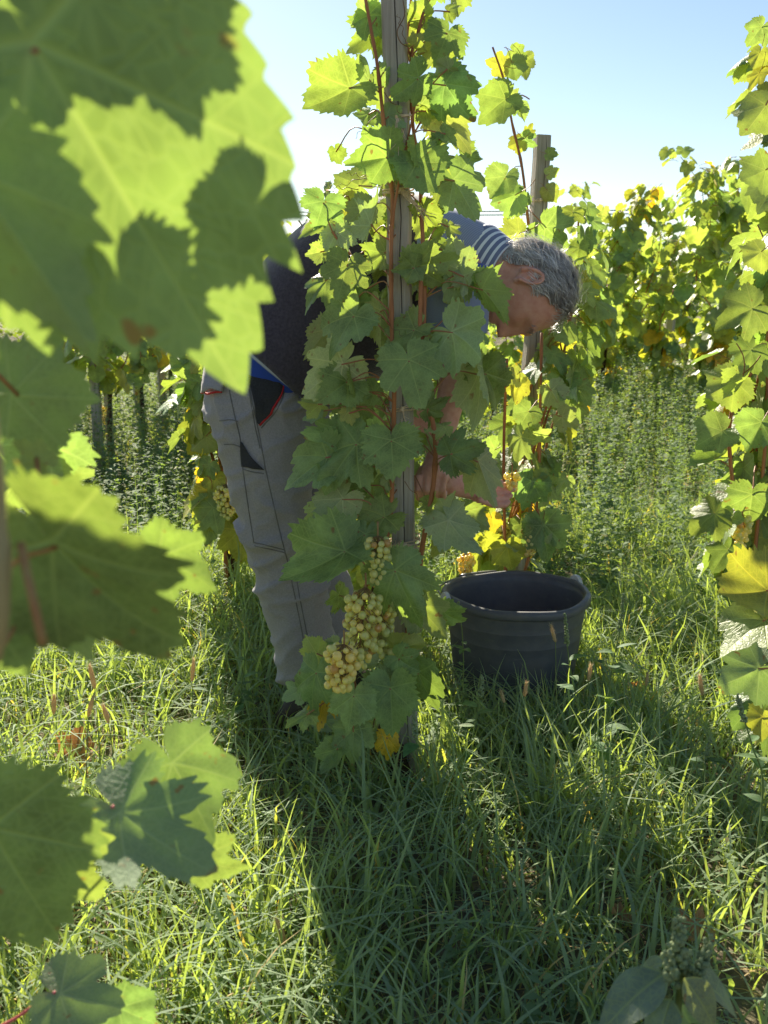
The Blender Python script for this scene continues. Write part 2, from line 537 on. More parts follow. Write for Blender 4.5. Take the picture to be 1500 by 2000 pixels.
def tendril(parent, origin, p, d, seed, size=0.05):
    rg = random.Random(seed)
    pts = []
    d = d.normalized(); s = d.orthogonal().normalized(); u = d.cross(s)
    turns = rg.uniform(1.2, 3)
    for i in range(26):
        t = i / 25
        rr = 0.25 * size * (t ** 1.5) * (1.2 - t)
        an = turns * 6.28 * t * t
        pts.append(p + d * size * t * 1.2 + (s * math.cos(an) + u * math.sin(an)) * rr)
    mb = MB(); mb.tube(pts, [0.0009 * (1 - .5 * i / 25) for i in range(26)], 4)
    mb.build('tendril', TENDRIL, parent, origin)

# ------------------------------------------------------------------ grapes
def grape_mat(name, c1, c2):
    m, nt, out = mat_new(name); L = nt.links
    oi = N(nt, 'ShaderNodeObjectInfo'); geo = N(nt, 'ShaderNodeNewGeometry')
    c = mix_c(nt, oi.outputs['Random'], c1, c2)
    tc = N(nt, 'ShaderNodeTexCoord')
    bloom = noise_n(nt, tc.outputs['Object'], 90.0, 3)
    c = mix_c(nt, maprange(nt, bloom.outputs[0], .45, .75, 0, .35), c, (0.55, 0.56, 0.42))
    pr = N(nt, 'ShaderNodeBsdfPrincipled'); L.new(c, pr.inputs['Base Color'])
    pr.inputs['Roughness'].default_value = 0.24
    pr.inputs['Subsurface Weight'].default_value = 0.85
    pr.inputs['Subsurface Radius'].default_value = (0.012, 0.010, 0.004)
    pr.inputs['Subsurface Scale'].default_value = 1.0
    tb = N(nt, 'ShaderNodeBsdfTranslucent'); tb.inputs[0].default_value = (0.42, 0.34, 0.08, 1)
    ad = N(nt, 'ShaderNodeAddShader'); L.new(pr.outputs[0], ad.inputs[0]); L.new(tb.outputs[0], ad.inputs[1])
    L.new(ad.outputs[0], out.inputs[0])
    return m
GRAPE = grape_mat('grape_skin', (0.50, 0.49, 0.17), (0.60, 0.50, 0.18))
GRAPE_GREEN = grape_mat('grape_skin_green', (0.36, 0.42, 0.16), (0.45, 0.47, 0.18))

def ball(nu=12, nv=8):
    V = [Vector((0, 0, 1))]; F = []
    for i in range(1, nv):
        for k in range(nu):
            a = math.pi * i / nv; b = 2 * math.pi * k / nu
            V.append(Vector((math.sin(a) * math.cos(b), math.sin(a) * math.sin(b), math.cos(a))))
    V.append(Vector((0, 0, -1)))
    for k in range(nu): F.append((0, 1 + k, 1 + (k + 1) % nu))
    for i in range(nv - 2):
        for k in range(nu):
            F.append((1 + i * nu + k, 1 + (i + 1) * nu + k, 1 + (i + 1) * nu + (k + 1) % nu, 1 + i * nu + (k + 1) % nu))
    l = len(V) - 1; b = 1 + (nv - 2) * nu
    for k in range(nu): F.append((b + k, l, b + (k + 1) % nu))
    return V, F
def _berry(mat, nu, nv):
    V, F = ball(nu, nv); me = mesh_np('grape', [Vector((v.x, v.y, v.z * 1.06)) for v in V], F); me.materials.append(mat); return me
GRAPE_BROWN = grape_mat('grape_skin_overripe', (0.30, 0.15, 0.05), (0.36, 0.20, 0.06))
BERRY = [_berry(GRAPE, 14, 10), _berry(GRAPE_GREEN, 14, 10), _berry(GRAPE_BROWN, 12, 8)]
BERRY_LOW = [_berry(GRAPE, 8, 6), _berry(GRAPE_GREEN, 8, 6), _berry(GRAPE_BROWN, 8, 6)]

def bunch(parent, origin, top, length, width, n, r, seed, kind=0, lean=(0, 0), low=False, mixk=0.15, taper=0.65):
    """A hanging bunch: the branching stalk is the part, each grape a piece of it."""
    rg = random.Random(seed)
    ax = Vector((lean[0], lean[1], -1)).normalized()
    s = ax.orthogonal().normalized(); u = ax.cross(s)
    pts = []; tries = 0
    while len(pts) < n and tries < n * 60:
        tries += 1
        t = rg.random() ** 0.85
        w = width * 0.5 * (1 - taper * t) * (0.55 + 0.45 * min(1, t * 6))
        a = rg.uniform(0, 6.283); q = w * (0.45 + 0.55 * rg.random() ** 0.5)
        p = top + ax * (length * (0.08 + .92 * t)) + (s * math.cos(a) + u * math.sin(a)) * q
        rr = r * rg.uniform(0.62, 1.10)
        if all((p - b).length > (rr + c) * 0.86 for b, c in pts):
            pts.append((p, rr))
    mb = MB()
    mb.tube(catmull([top + Vector((0, 0, 0.03)), top, top + ax * length * .5, top + ax * length * .95], 3), [.0022] * 4 + [.0018] * 3 + [.001] * 3, 5)
    for p, rr in pts:
        t = (p - top).dot(ax)
        q = top + ax * max(0, t - 0.35 * width)
        mb.tube([q, q.lerp(p, .6) - ax * 0.002, p], [.0010, .0008, .0007], 3)
    stalk = mb.build('grape_bunch', PETIOLE_G, parent, origin)
    B = BERRY_LOW if low else BERRY
    for p, rr in pts:
        o = bpy.data.objects.new('grape', B[2 if rg.random() < .06 else (kind if rg.random() > mixk else 1 - kind)])
        COL.objects.link(o); o.parent = stalk
        o.matrix_basis = Matrix.Translation(p - origin) @ Matrix.Rotation(rg.uniform(-.5, .5), 4, 'X') @ Matrix.Diagonal((rr, rr, rr, 1))
    return stalk
PETIOLE_G = simple_mat('stalk_skin', (0.30, 0.24, 0.09), 0.6, 0.3, scale=60, col2=(0.30, 0.13, 0.06))

# ------------------------------------------------------------------ stakes, twine
def stake(name, top, bottom, w, d, yaw, label, group=None, seed=1, cat='stake', split=None, mat=None):
    """Weathered squared stake: slightly irregular, chamfered, rough-sawn top, with drying cracks cut in."""
    rg = random.Random(seed)
    ax = (top - bottom); Lh = ax.length; ax.normalize()
    ex = Vector((math.cos(yaw), math.sin(yaw), 0)); ex = (ex - ax * ex.dot(ax)).normalized(); ey = ax.cross(ex)
    rings = []
    nr = 26
    for i in range(nr + 1):
        t = i / nr
        c = bottom + ax * Lh * t + ex * rg.gauss(0, .0011) + ey * rg.gauss(0, .0011)
        hw, hd = w / 2 * (1 + rg.gauss(0, .012)), d / 2 * (1 + rg.gauss(0, .012)); ch = 0.004
        crk = 0.006 if 0.05 < t < 0.98 else 0.0
        cx = hw * 0.25 + rg.gauss(0, .0008)
        # front face runs along -ey, with one narrow drying crack
        pr = [(-hw, -hd + ch), (-hw + ch, -hd), (cx - .0014, -hd), (cx, -hd + crk), (cx + .0014, -hd), (hw - ch, -hd), (hw, -hd + ch),
              (hw, hd - ch), (hw - ch, hd), (0, hd), (-hw + ch, hd), (-hw, hd - ch)]
        rings.append([c + ex * a + ey * b for a, b in pr])
    V, F = loft(rings)
    me = mesh_np(name, [v - bottom for v in V], F, smooth=False)
    o = obj(name, me, mat or WOOD, None, bottom)
    tag(o, label, cat, group)
    return o

def twine(label, c, ax, hw, tails, seed, turns=3, group='twine ties on the stakes'):
    """Twine wound round stake and canes, knotted, with frayed tails."""
    rg = random.Random(seed)
    ax = ax.normalized(); ex = Vector((1, 0, 0)); ex = (ex - ax * ex.dot(ax)).normalized(); ey = ax.cross(ex)
    mb = MB()
    for k in range(turns):
        off = ax * (k - turns / 2) * 0.0042 + ax * rg.gauss(0, .001)
        pth = []
        ph = rg.uniform(-.05, .05)
        for i in range(29):
            a = 2 * math.pi * i / 28
            ca, sa = math.cos(a), math.sin(a)
            q = (abs(ca) ** 5 + abs(sa) ** 5) ** (-1 / 5)
            pth.append(c + off + (ex * ca * (hw + .003) + ey * sa * (hw + .003)) * q + ax * ca * (.004 + ph * .1))
        mb.tube(pth, 0.0016, 5)
    for (d, ln, nst, spread) in tails:
        d = Vector(d).normalized()
        p0 = c - Vector((0, hw + .006, 0))
        for j in range(nst):
            e = (d + Vector((rg.gauss(0, spread), rg.gauss(0, spread * .5), rg.gauss(0, spread)))).normalized()
            l = ln * rg.uniform(.55, 1.1)
            pth = catmull([p0 + Vector((rg.gauss(0, .002), 0, rg.gauss(0, .002))), p0 + d * l * .35 + Vector((rg.gauss(0, .002), -.002, rg.gauss(0, .003))), p0 + d * l * .5 + e * l * .35 + Vector((0, 0, -.1 * l)),
                           p0 + d * l * .5 + e * l * .7 + Vector((rg.gauss(0, .01), 0, -.15 * l + rg.gauss(0, .008)))], 4)
            mb.tube(pth, [.0008] * 8 + [.0005] * 5, 4)
    V, F = ball(8, 6)
    mb.add([c - Vector((0, hw + .006, 0)) + v * 0.0055 for v in V], F)
    o = mb.build('twine_tie', TWINE, None, c); o.location = c
    tag(o, label, 'twine', group)
    return o
# ------------------------------------------------------------------ ground
def ground_mat():
    m, nt, out = mat_new('soil'); L = nt.links
    tc = N(nt, 'ShaderNodeTexCoord')
    n1 = noise_n(nt, tc.outputs['Object'], 1.3, 5); n2 = noise_n(nt, tc.outputs['Object'], 38.0, 6, .65); n3 = noise_n(nt, tc.outputs['Object'], 9.0, 4)
    c = mix_c(nt, maprange(nt, n2.outputs[0], .35, .68, 0, 1), (0.11, 0.085, 0.060), (0.26, 0.21, 0.15))
    c = mix_c(nt, maprange(nt, n3.outputs[0], .42, .62, 0, .75), c, (0.12, 0.13, 0.060))
    c = mix_c(nt, maprange(nt, n1.outputs[0], .45, .65, 0, .5), c, (0.22, 0.19, 0.11))
    pr = N(nt, 'ShaderNodeBsdfPrincipled'); L.new(c, pr.inputs['Base Color']); pr.inputs['Roughness'].default_value = .95
    pr.inputs['Specular IOR Level'].default_value = .15
    b = N(nt, 'ShaderNodeBump'); b.inputs['Strength'].default_value = .9; b.inputs['Distance'].default_value = .02
    L.new(n2.outputs[0], b.inputs['Height']); L.new(b.outputs[0], pr.inputs['Normal'])
    L.new(pr.outputs[0], out.inputs[0])
    return m
ax_ = np.concatenate([-np.geomspace(1500, 14, 24), np.linspace(-12, 12, 121), np.geomspace(14, 1500, 24)])
gx, gy = np.meshgrid(ax_, ax_ + 6)
gzv = np.vectorize(gz)(gx, gy) * (np.hypot(gx, gy - 6) < 20)
nn = len(ax_)
idx = np.arange(nn * nn).reshape(nn, nn)
Q = np.stack([idx[:-1, :-1].ravel(), idx[:-1, 1:].ravel(), idx[1:, 1:].ravel(), idx[1:, :-1].ravel()], 1)
g = obj('ground', mesh_quads('ground', np.stack([gx.ravel(), gy.ravel(), gzv.ravel()], 1), Q, True), ground_mat())
tag(g, 'bare soil under the vineyard grass', kind='structure')

# ------------------------------------------------------------------ the vine in the middle of the picture
MY = 2.15
def ground_pt(x, y): return Vector((x, y, gz(x, y)))
s_top = P(770, -70, MY); s_bot = P(797, 1490, MY); s_bot.z = gz(s_bot.x, s_bot.y) - 0.05
stake('wooden_stake', s_top, s_bot, 0.047, 0.045, R(-9), 'tall grey weathered wooden stake carrying the large vine in the middle', seed=3)
m_base = ground_pt(P(770, 1480, MY).x, MY - 0.01)
MAIN = empty('grapevine', m_base, 'large green grapevine tied to the middle stake, hiding the picker', 'grapevine', 'grapevines')
YF = MY - 0.045
cs = []
cs.append(cane(MAIN, m_base, [P(707, -40, YF), P(727, 70, YF), P(738, 135, YF), P(752, 265, YF), P(766, 380, YF), P(764, 480, YF - .01), P(765, 640, YF - .01), P(770, 760, YF - .01), P(767, 900, YF), P(763, 1010, YF), P(748, 1080, YF - .02)], .0030, .0052))
cs.append(cane(MAIN, m_base, [P(764, 470, YF), P(772, 395, YF - .015), P(797, 270, YF + .01), P(812, 200, YF + .03)], .0030, .0018))
cs.append(cane(MAIN, m_base, [P(828, 18, YF + .05), P(815, 70, YF + .05), P(804, 110, YF + .05), P(806, 240, YF + .06), P(820, 330, YF + .05), P(822, 400, YF + .03), P(826, 480, YF), P(822, 560, YF - .01), P(821, 700, YF - .01), P(836, 780, YF), P(850, 860, YF), P(846, 950, YF), P(826, 1060, YF), P(806, 1190, YF), P(775, 1330, YF)], .0030, .0060))
cs.append(cane(MAIN, m_base, [P(806, -40, YF + .07), P(800, 30, YF + .07), P(795, 80, YF + .06), P(803, 115, YF + .05)], .0022, .0026))
cs.append(cane(MAIN, m_base, [P(832, 480, YF + .01), P(829, 560, YF + .01), P(826, 690, YF)], .0045, .0055))
cs.append(cane(MAIN, m_base, [P(759, 1000, YF), P(735, 1080, YF - .02), P(706, 1180, YF - .03), P(690, 1290, YF - .02), P(695, 1370, YF)], .0042, .0035))
cs.append(cane(MAIN, m_base, [P(706, 1180, YF - .03), P(720, 1250, YF), P(712, 1330, YF - .02), P(690, 1345, YF - .05)], .0032, .0020))
cs.append(cane(MAIN, m_base, [P(640, 430, YF - .02), P(655, 462, YF - .02), P(690, 505, YF)], .0014, .0017))
# the old trunk rising from the ground beside the stake
tp = catmull([m_base + Vector((0, 0, -.05)), m_base + Vector((.012, -.02, .06)), m_base + Vector((-.02, -.03, .14)), m_base + Vector((-.005, -.035, .24)), P(772, 1300, YF)], 5)
mb = MB(); mb.tube(tp, [.024 + .004 * math.sin(i * 2.1) - .0006 * i for i in range(len(tp))], 9)
mb.build('trunk', TRUNK, MAIN, m_base)

# bx, by, tx, ty, Y offset from the stake, tip offset, tilt, side (+1 upper face to us), tint (LIME for sunlit, DARK for shaded leaves), width, shape
HERO = [
 (748, 50, 686, 104, .06, .02, 10, -1, LIME, 1.05, 0), (691, 167, 594, 224, -.05, -.03, 38, 1, LIME, 1.0, 1), (722, 165, 712, 96, -.03, .01, 60, 1, PALE, .6, 6),
 (752, 165, 700, 206, .05, .02, 10, -1, LIME, 1.0, 3), (821, 149, 768, 196, -.06, -.02, -10, 1, DARK, 1.15, 0), (866, 158, 914, 238, -.03, -.02, 12, 1, DARK, 1.0, 2),
 (876, 61, 856, 108, -.02, -.03, 8, 1, DARK, 1.35, 4), (850, -35, 835, 18, .0, .0, 0, 1, GREEN, 1.1, 2), (888, -22, 897, 38, .03, .0, 25, -1, LIME, .8, 3),
 (815, 45, 797, 94, .08, .02, 0, -1, LIME, 1.0, 1), (853, 76, 830, 146, .02, .02, 40, -1, GREEN, .8, 2), (858, 105, 908, 138, .05, .02, 15, -1, LIME, 1.0, 0),
 (861, 222, 920, 288, .03, .02, 10, -1, PALE, 1.05, 4), (820, 200, 852, 250, .05, .02, 20, -1, GREEN, 1.0, 5), (746, 66, 722, 118, .04, .03, 35, 1, DARK, .7, 2),
 (764, 306, 672, 318, -.05, -.02, 30, 1, LIME, 1.05, 3), (812, 310, 852, 384, -.05, -.03, -8, 1, DARK, 1.15, 1), (808, 285, 836, 366, -.03, .0, 62, -1, LIME, .55, 6),
 (882, 344, 934, 432, -.02, -.02, 14, -1, GREEN, .95, 0), (866, 346, 858, 413, .05, .02, 10, -1, LIME, .8, 3), (708, 366, 648, 336, .06, .02, 10, -1, LIME, 1.0, 1),
 (633, 391, 620, 434, -.06, -.03, -8, 1, DARK, 1.55, 2), (690, 392, 658, 441, .05, .01, 5, -1, LIME, .9, 0), (647, 434, 593, 441, -.02, -.04, 48, 1, GREEN, 1.0, 4),
 (722, 447, 746, 366, -.05, .0, 55, -1, PALE, .62, 7), (717, 402, 670, 450, .0, .01, 25, -1, GREEN, 1.1, 5), (760, 400, 752, 441, .06, .0, 5, -1, LIME, .9, 2),
 (764, 450, 721, 452, .06, .0, 10, -1, LIME, 1.1, 1), (656, 448, 674, 510, -.06, -.02, 20, -1, PALE, .9, 3), (680, 512, 660, 584, -.09, -.04, -6, 1, DARK, 1.12, 0),
 (757, 488, 707, 534, .0, .0, 12, -1, LIME, 1.05, 4), (760, 516, 797, 482, .03, .0, 10, -1, LIME, 1.0, 0), (808, 519, 892, 517, -.06, -.03, 28, 1, DARK, .95, 2),
 (906, 534, 878, 462, -.04, .0, 16, -1, PALE, 1.0, 1), (906, 534, 908, 580, -.05, .0, 30, -1, PALE, .9, 4), (812, 522, 766, 530, -.07, -.02, -20, 1, GREEN, 1.0, 3),
 (905, 535, 828, 526, .0, -.04, 58, -1, LIME, .8, 7), (936, 553, 992, 520, -.04, .0, 30, 1, DARK, .95, 5), (936, 560, 1000, 624, -.06, -.01, 40, -1, LIME, .85, 1),
 (695, 612, 638, 686, -.09, -.04, 12, 1, GREEN, 1.1, 5), (642, 545, 586, 582, -.02, -.03, 50, 1, GREEN, .9, 4), (676, 705, 590, 772, -.08, -.02, -14, -1, PALE, 1.05, 0),
 (742, 598, 746, 697, -.01, .0, 26, -1, LIME, .75, 3), (815, 640, 744, 690, -.06, -.01, 30, 1, GREEN, .9, 5), (796, 696, 826, 796, -.12, -.05, -4, 1, DARK, 1.12, 0),
 (876, 644, 960, 694, -.10, -.03, 6, -1, GREEN, 1.25, 2), (682, 743, 626, 782, -.07, -.05, 22, 1, DARK, 1.1, 1), (628, 790, 579, 786, -.03, -.02, 40, -1, LIME, .9, 3),
 (682, 735, 702, 800, -.07, -.01, 62, -1, LIME, .6, 6), (732, 770, 695, 752, -.04, -.02, 10, 1, DARK, 1.1, 2), (828, 702, 880, 672, -.07, -.03, 50, 1, PALE, .8, 4),
 (764, 854, 768, 934, -.11, -.05, 0, 1, DARK, 1.25, 1), (702, 860, 622, 956, -.07, -.02, 10, 1, DARK, 1.0, 4), (645, 888, 553, 950, -.04, -.03, 28, 1, GREEN, .85, 5),
 (670, 832, 602, 872, -.02, -.01, 34, -1, LIME, .95, 2), (876, 889, 938, 868, -.10, -.03, 0, 1, DARK, 1.2, 0), (931, 892, 968, 996, -.08, -.03, -22, -1, PALE, .62, 3),
 (932, 720, 952, 838, -.04, -.01, 44, -1, PALE, .7, 6), (945, 722, 992, 808, .0, .01, -20, 1, DARK, .85, 2), (674, 968, 612, 1034, -.06, -.02, 14, -1, PALE, .95, 1),
 (642, 988, 583, 1038, -.01, .0, 20, -1, LIME, .85, 5), (830, 800, 874, 786, -.05, -.02, 10, 1, DARK, 1.0, 4), (873, 1010, 922, 1092, -.08, -.02, -16, -1, PALE, 1.0, 2),
 (873, 1010, 848, 1088, -.03, .0, 20, -1, LIME, .85, 0), (874, 1008, 888, 956, -.06, .0, 36, -1, GREEN, .85, 3), (683, 1071, 560, 1150, -.10, -.04, 18, 1, DARK, .88, 1),
 (677, 1070, 636, 1018, -.06, .0, 26, 1, GREEN, 1.1, 5), (757, 1008, 673, 1034, -.06, -.03, 30, 1, DARK, .95, 2), (714, 1038, 690, 1104, -.09, -.03, 10, 1, DARK, .85, 4),
 (768, 1106, 816, 1218, -.13, -.05, -4, 1, DARK, 1.02, 0), (775, 1272, 792, 1230, -.09, -.03, 10, -1, LIME, 1.5, 3), (812, 1178, 870, 1242, -.05, -.01, 10, -1, DARK, 1.0, 4),
 (775, 1283, 814, 1318, -.10, -.02, 20, 1, GREEN, 1.3, 2), (763, 1336, 766, 1440, -.14, -.04, 0, 1, DARK, .98, 1), (758, 1344, 706, 1318, -.12, -.02, 16, 1, GREEN, 1.0, 5),
 (692, 1352, 680, 1432, -.16, -.03, 0, 1, GREEN, 1.05, 3), (620, 1306, 592, 1398, -.14, -.02, 20, 1, GREEN, .8, 2), (592, 1345, 550, 1368, -.10, -.02, 20, -1, GREEN, 1.1, 0),
 (690, 1422, 690, 1486, -.15, -.05, 6, 1, GREEN, 1.15, 4), (662, 1458, 634, 1515, -.16, -.03, 24, 1, GREEN, .85, 1), (757, 1436, 755, 1490, -.13, -.02, 0, 1, GOLD, .8, 2),
 (637, 1348, 619, 1414, -.08, -.01, 10, -1, GOLD, .75, 0), (814, 1306, 852, 1406, -.07, .0, 14, 1, DARK, .75, 5), (622, 1282, 598, 1243, -.05, .0, 10, -1, LIME, 1.0, 1),
 (724, 1283, 703, 1312, -.10, .0, 10, -1, PALE, .9, 3), (606, 1394, 556, 1414, -.13, -.02, 35, 1, GREEN, .8, 4), (860, 1190, 905, 1230, .02, .0, 20, 1, DARK, 1.0, 2),
 (640, 640, 600, 700, .05, .02, 20, -1, LIME, .9, 1), (690, 900, 655, 990, .06, .02, 20, 1, DARK, .9, 2), (730, 940, 690, 1010, .03, .0, 20, 1, DARK, 1.0, 3),
 (800, 930, 835, 1000, .10, .0, 20, -1, GREEN, .6, 5), (700, 790, 650, 850, .04, .0, 20, 1, DARK, 1.0, 0), (785, 560, 755, 620, .08, .0, 10, -1, GREEN, .8, 2),
 (690, 580, 730, 640, .04, .0, 10, 1, DARK, .9, 1), (720, 560, 685, 600, .03, .0, 10, 1, DARK, .9, 4), (840, 420, 810, 470, .06, .0, 15, -1, LIME, .9, 3), (838, 470, 870, 440, .05, .0, 15, -1, LIME, .9, 0),
]
for h in HERO:
    bx, by, tx, ty, dy, dt, tl, sd, tn, wf, v = h
    hero_leaf(MAIN, m_base, bx, by, tx, ty, MY + dy, dt, tl + RNG.normal(0, 11), sd, tn, wf * .90, v, cs, zf=RNG.uniform(1.3, 2.2), pet=(bx, by) not in ((860, 1190), (905, 1260), (960, 1290)))
# smaller leaves and side shoots that fill the vine between the large ones
rgm = np.random.default_rng(5)
env = [(60, 690, 900), (200, 640, 915), (330, 620, 930), (450, 610, 900), (560, 610, 930), (700, 600, 930), (830, 590, 930), (950, 590, 930), (1080, 590, 900), (1200, 660, 850), (1320, 570, 830), (1440, 630, 780)]
for k in range(95):
    py = rgm.uniform(0, 1430)
    lo_, hi_ = np.interp(py, [e[0] for e in env], [e[1] for e in env]), np.interp(py, [e[0] for e in env], [e[2] for e in env])
    px = rgm.uniform(lo_ + 15, hi_ - 15); L_ = rgm.uniform(22, 58); an = rgm.uniform(-1.9, 1.9)
    dy = rgm.uniform(-.05, .12)
    hero_leaf(MAIN, m_base, px, py, px + L_ * math.sin(an), py + L_ * abs(math.cos(an)) * .9 + 4, MY + dy, rgm.normal(0, .02), rgm.uniform(-45, 60), int(rgm.choice([-1, 1])), [GREEN, LIME, LIME, PALE, DARK][rgm.integers(0, 5)], rgm.uniform(.7, 1.1), int(rgm.integers(0, 8)), cs)
for k, (px, py, d) in enumerate([(735, 350, (-1, 0, .2)), (720, 345, (-1, 0, -.3)), (700, 370, (-1, 0, .1)), (735, 225, (-.6, 0, -.6)), (750, 180, (.4, -.2, -.5)), (690, 640, (.5, -.3, .6)), (795, 90, (-.3, -.4, .8)), (745, 620, (.6, -.3, -.5)), (790, 940, (.5, -.2, -.6))]):
    tendril(MAIN, m_base, P(px, py, YF - .01), Vector(d), k, .05)
mb = MB(); mb.tube(catmull([P(787, 0, YF), P(790, 30, YF), P(776, 60, YF), P(782, 82, YF), P(797, 92, YF)], 6), .0010, 4)
mb.build('tendril', TENDRIL, MAIN, m_base)
bunch(MAIN, m_base, P(738, 1046, YF - .075), .100, .062, 50, .0092, 1, kind=1)
bunch(MAIN, m_base, P(714, 1146, YF - .10), .165, .088, 80, .0090, 2, kind=1, lean=(-.10, -.1), mixk=.3, taper=.35)
bunch(MAIN, m_base, P(744, 1180, YF - .03), .115, .070, 55, .0092, 3, kind=1, taper=.3)
bunch(MAIN, m_base, P(672, 1258, YF - .19), .095, .085, 55, .0090, 4, kind=0, lean=(-.15, -.2), taper=.5)

sax = (s_top - s_bot).normalized()
def on_stake(py):
    t = (py + 70) / 1560.0
    return P(770 + 27 * t, py, MY)
twine('pale frayed twine knot on the middle stake, the highest one with threads hanging down', on_stake(232), sax, .028, [((0, -.3, -1), .06, 16, .22), ((.3, -.2, -1), .045, 8, .4)], 1, 2)
twine('straw coloured twine with long brush like tails across the middle stake', on_stake(374), sax, .029, [((1, -.2, -.75), .075, 16, .10), ((-1, -.1, .9), .05, 9, .10)], 2, 4)
twine('small twine knot binding a cane to the stake below the large front leaf', on_stake(795), sax, .030, [((.8, -.2, .3), .05, 3, .1), ((.3, -.3, -1), .03, 4, .2)], 3, 2)
twine('lowest twine tie on the middle stake, running right beside the grapes', on_stake(1056), sax, .031, [((1, -.1, -.15), .045, 7, .12), ((-1, -.1, .05), .03, 6, .1)], 4, 3)

# ------------------------------------------------------------------ vines grown by rule
def grow(base, height, label, n, size, seed, meshes=None, lean=(0, 0), ncane=3, spread=.07, lo=.25, yellow=.15, group='grapevines', hi_canes=True, bunches=0, dens_top=1.0, trunk_h=.45, brad=.0095, berries=60, pet=1.0):
    rg = np.random.default_rng(seed)
    meshes = meshes or MID
    root = empty('grapevine', base, label, 'grapevine', group)
    th = trunk_h * height * .6
    tpth = catmull([Vector((0, 0, -.05)), Vector((rg.normal(0, .015), rg.normal(0, .015), th * .5)), Vector((rg.normal(0, .02), rg.normal(0, .02), th))], 5)
    mb = MB(); mb.tube(tpth, [.020 - .0007 * i + .003 * math.sin(i * 1.9 + seed) for i in range(len(tpth))], 8)
    mb.build('trunk', TRUNK, root)
    pths = []
    for c in range(ncane):
        a = rg.uniform(0, 6.28)
        top = height * rg.uniform(.82, 1.0) if c else height
        pts = [tpth[-1]]
        for k in range(1, 6):
            t = k / 5
            pts.append(Vector((lean[0] * t + math.cos(a + k * .6) * spread * rg.uniform(.3, 1) * (1 if k < 5 else 1.8), lean[1] * t + math.sin(a + k * .6) * spread * rg.uniform(.3, 1), th + (top - th) * t)))
        pths.append(cane(root, Vector((0, 0, 0)), pts, .0048, .0022, sub=4))
    for i in range(n):
        p = pths[rg.integers(0, ncane)]
        z = lo * height + (1 - lo) * height * rg.random() ** dens_top
        q = min(p, key=lambda v: abs(v.z - z)) if z > th else Vector((tpth[-1].x, tpth[-1].y, z))
        a = rg.uniform(0, 6.283)
        od = Vector((math.cos(a), math.sin(a), 0))
        ln = size * rg.uniform(.65, 1.15) * (1 - .35 * max(0, (z / height - .8) / .2))
        pl = size * pet * rg.uniform(.5, 1.15)
        b = q + od * pl + Vector((0, 0, pl * rg.uniform(-.2, .5)))
        yd = od * rg.uniform(.25, .9) + Vector((rg.normal(0, .35), rg.normal(0, .35), -rg.uniform(.3, 1.1)))
        zd = od * .7 + Vector((rg.normal(0, .35), rg.normal(0, .35), rg.uniform(.15, .9)))
        r_ = rg.random()
        yl = yellow * (1.9 if z < .45 * height else .6)
        tn = GREEN if r_ > yl else (YEL if r_ > yl * .25 else GOLD)
        if r_ > .72: tn = LIME
        if r_ > .9: tn = PALE
        leaf_obj(root, meshes[rg.integers(0, 16)], b, yd, zd, ln, rg.uniform(.85, 1.15), tn, rg)
    for k in range(bunches):
        a = rg.uniform(0, 6.283); z = height * rg.uniform(.24, .42)
        q = Vector((math.cos(a) * .07, math.sin(a) * .07 - .03, z))
        bunch(root, Vector((0, 0, 0)), q, rg.uniform(.10, .14), .075, berries, brad, seed * 9 + k, kind=int(rg.integers(0, 2)), low=True)
    return root

def at_ground(px, Y):
    d = ray(px, 900); x = d.x / d.y * Y
    return ground_pt(x, Y)
def at_px(px, py, Y):
    """Ground point under the point seen at (px, py) on plane Y."""
    p = P(px, py, Y); return ground_pt(p.x, Y)

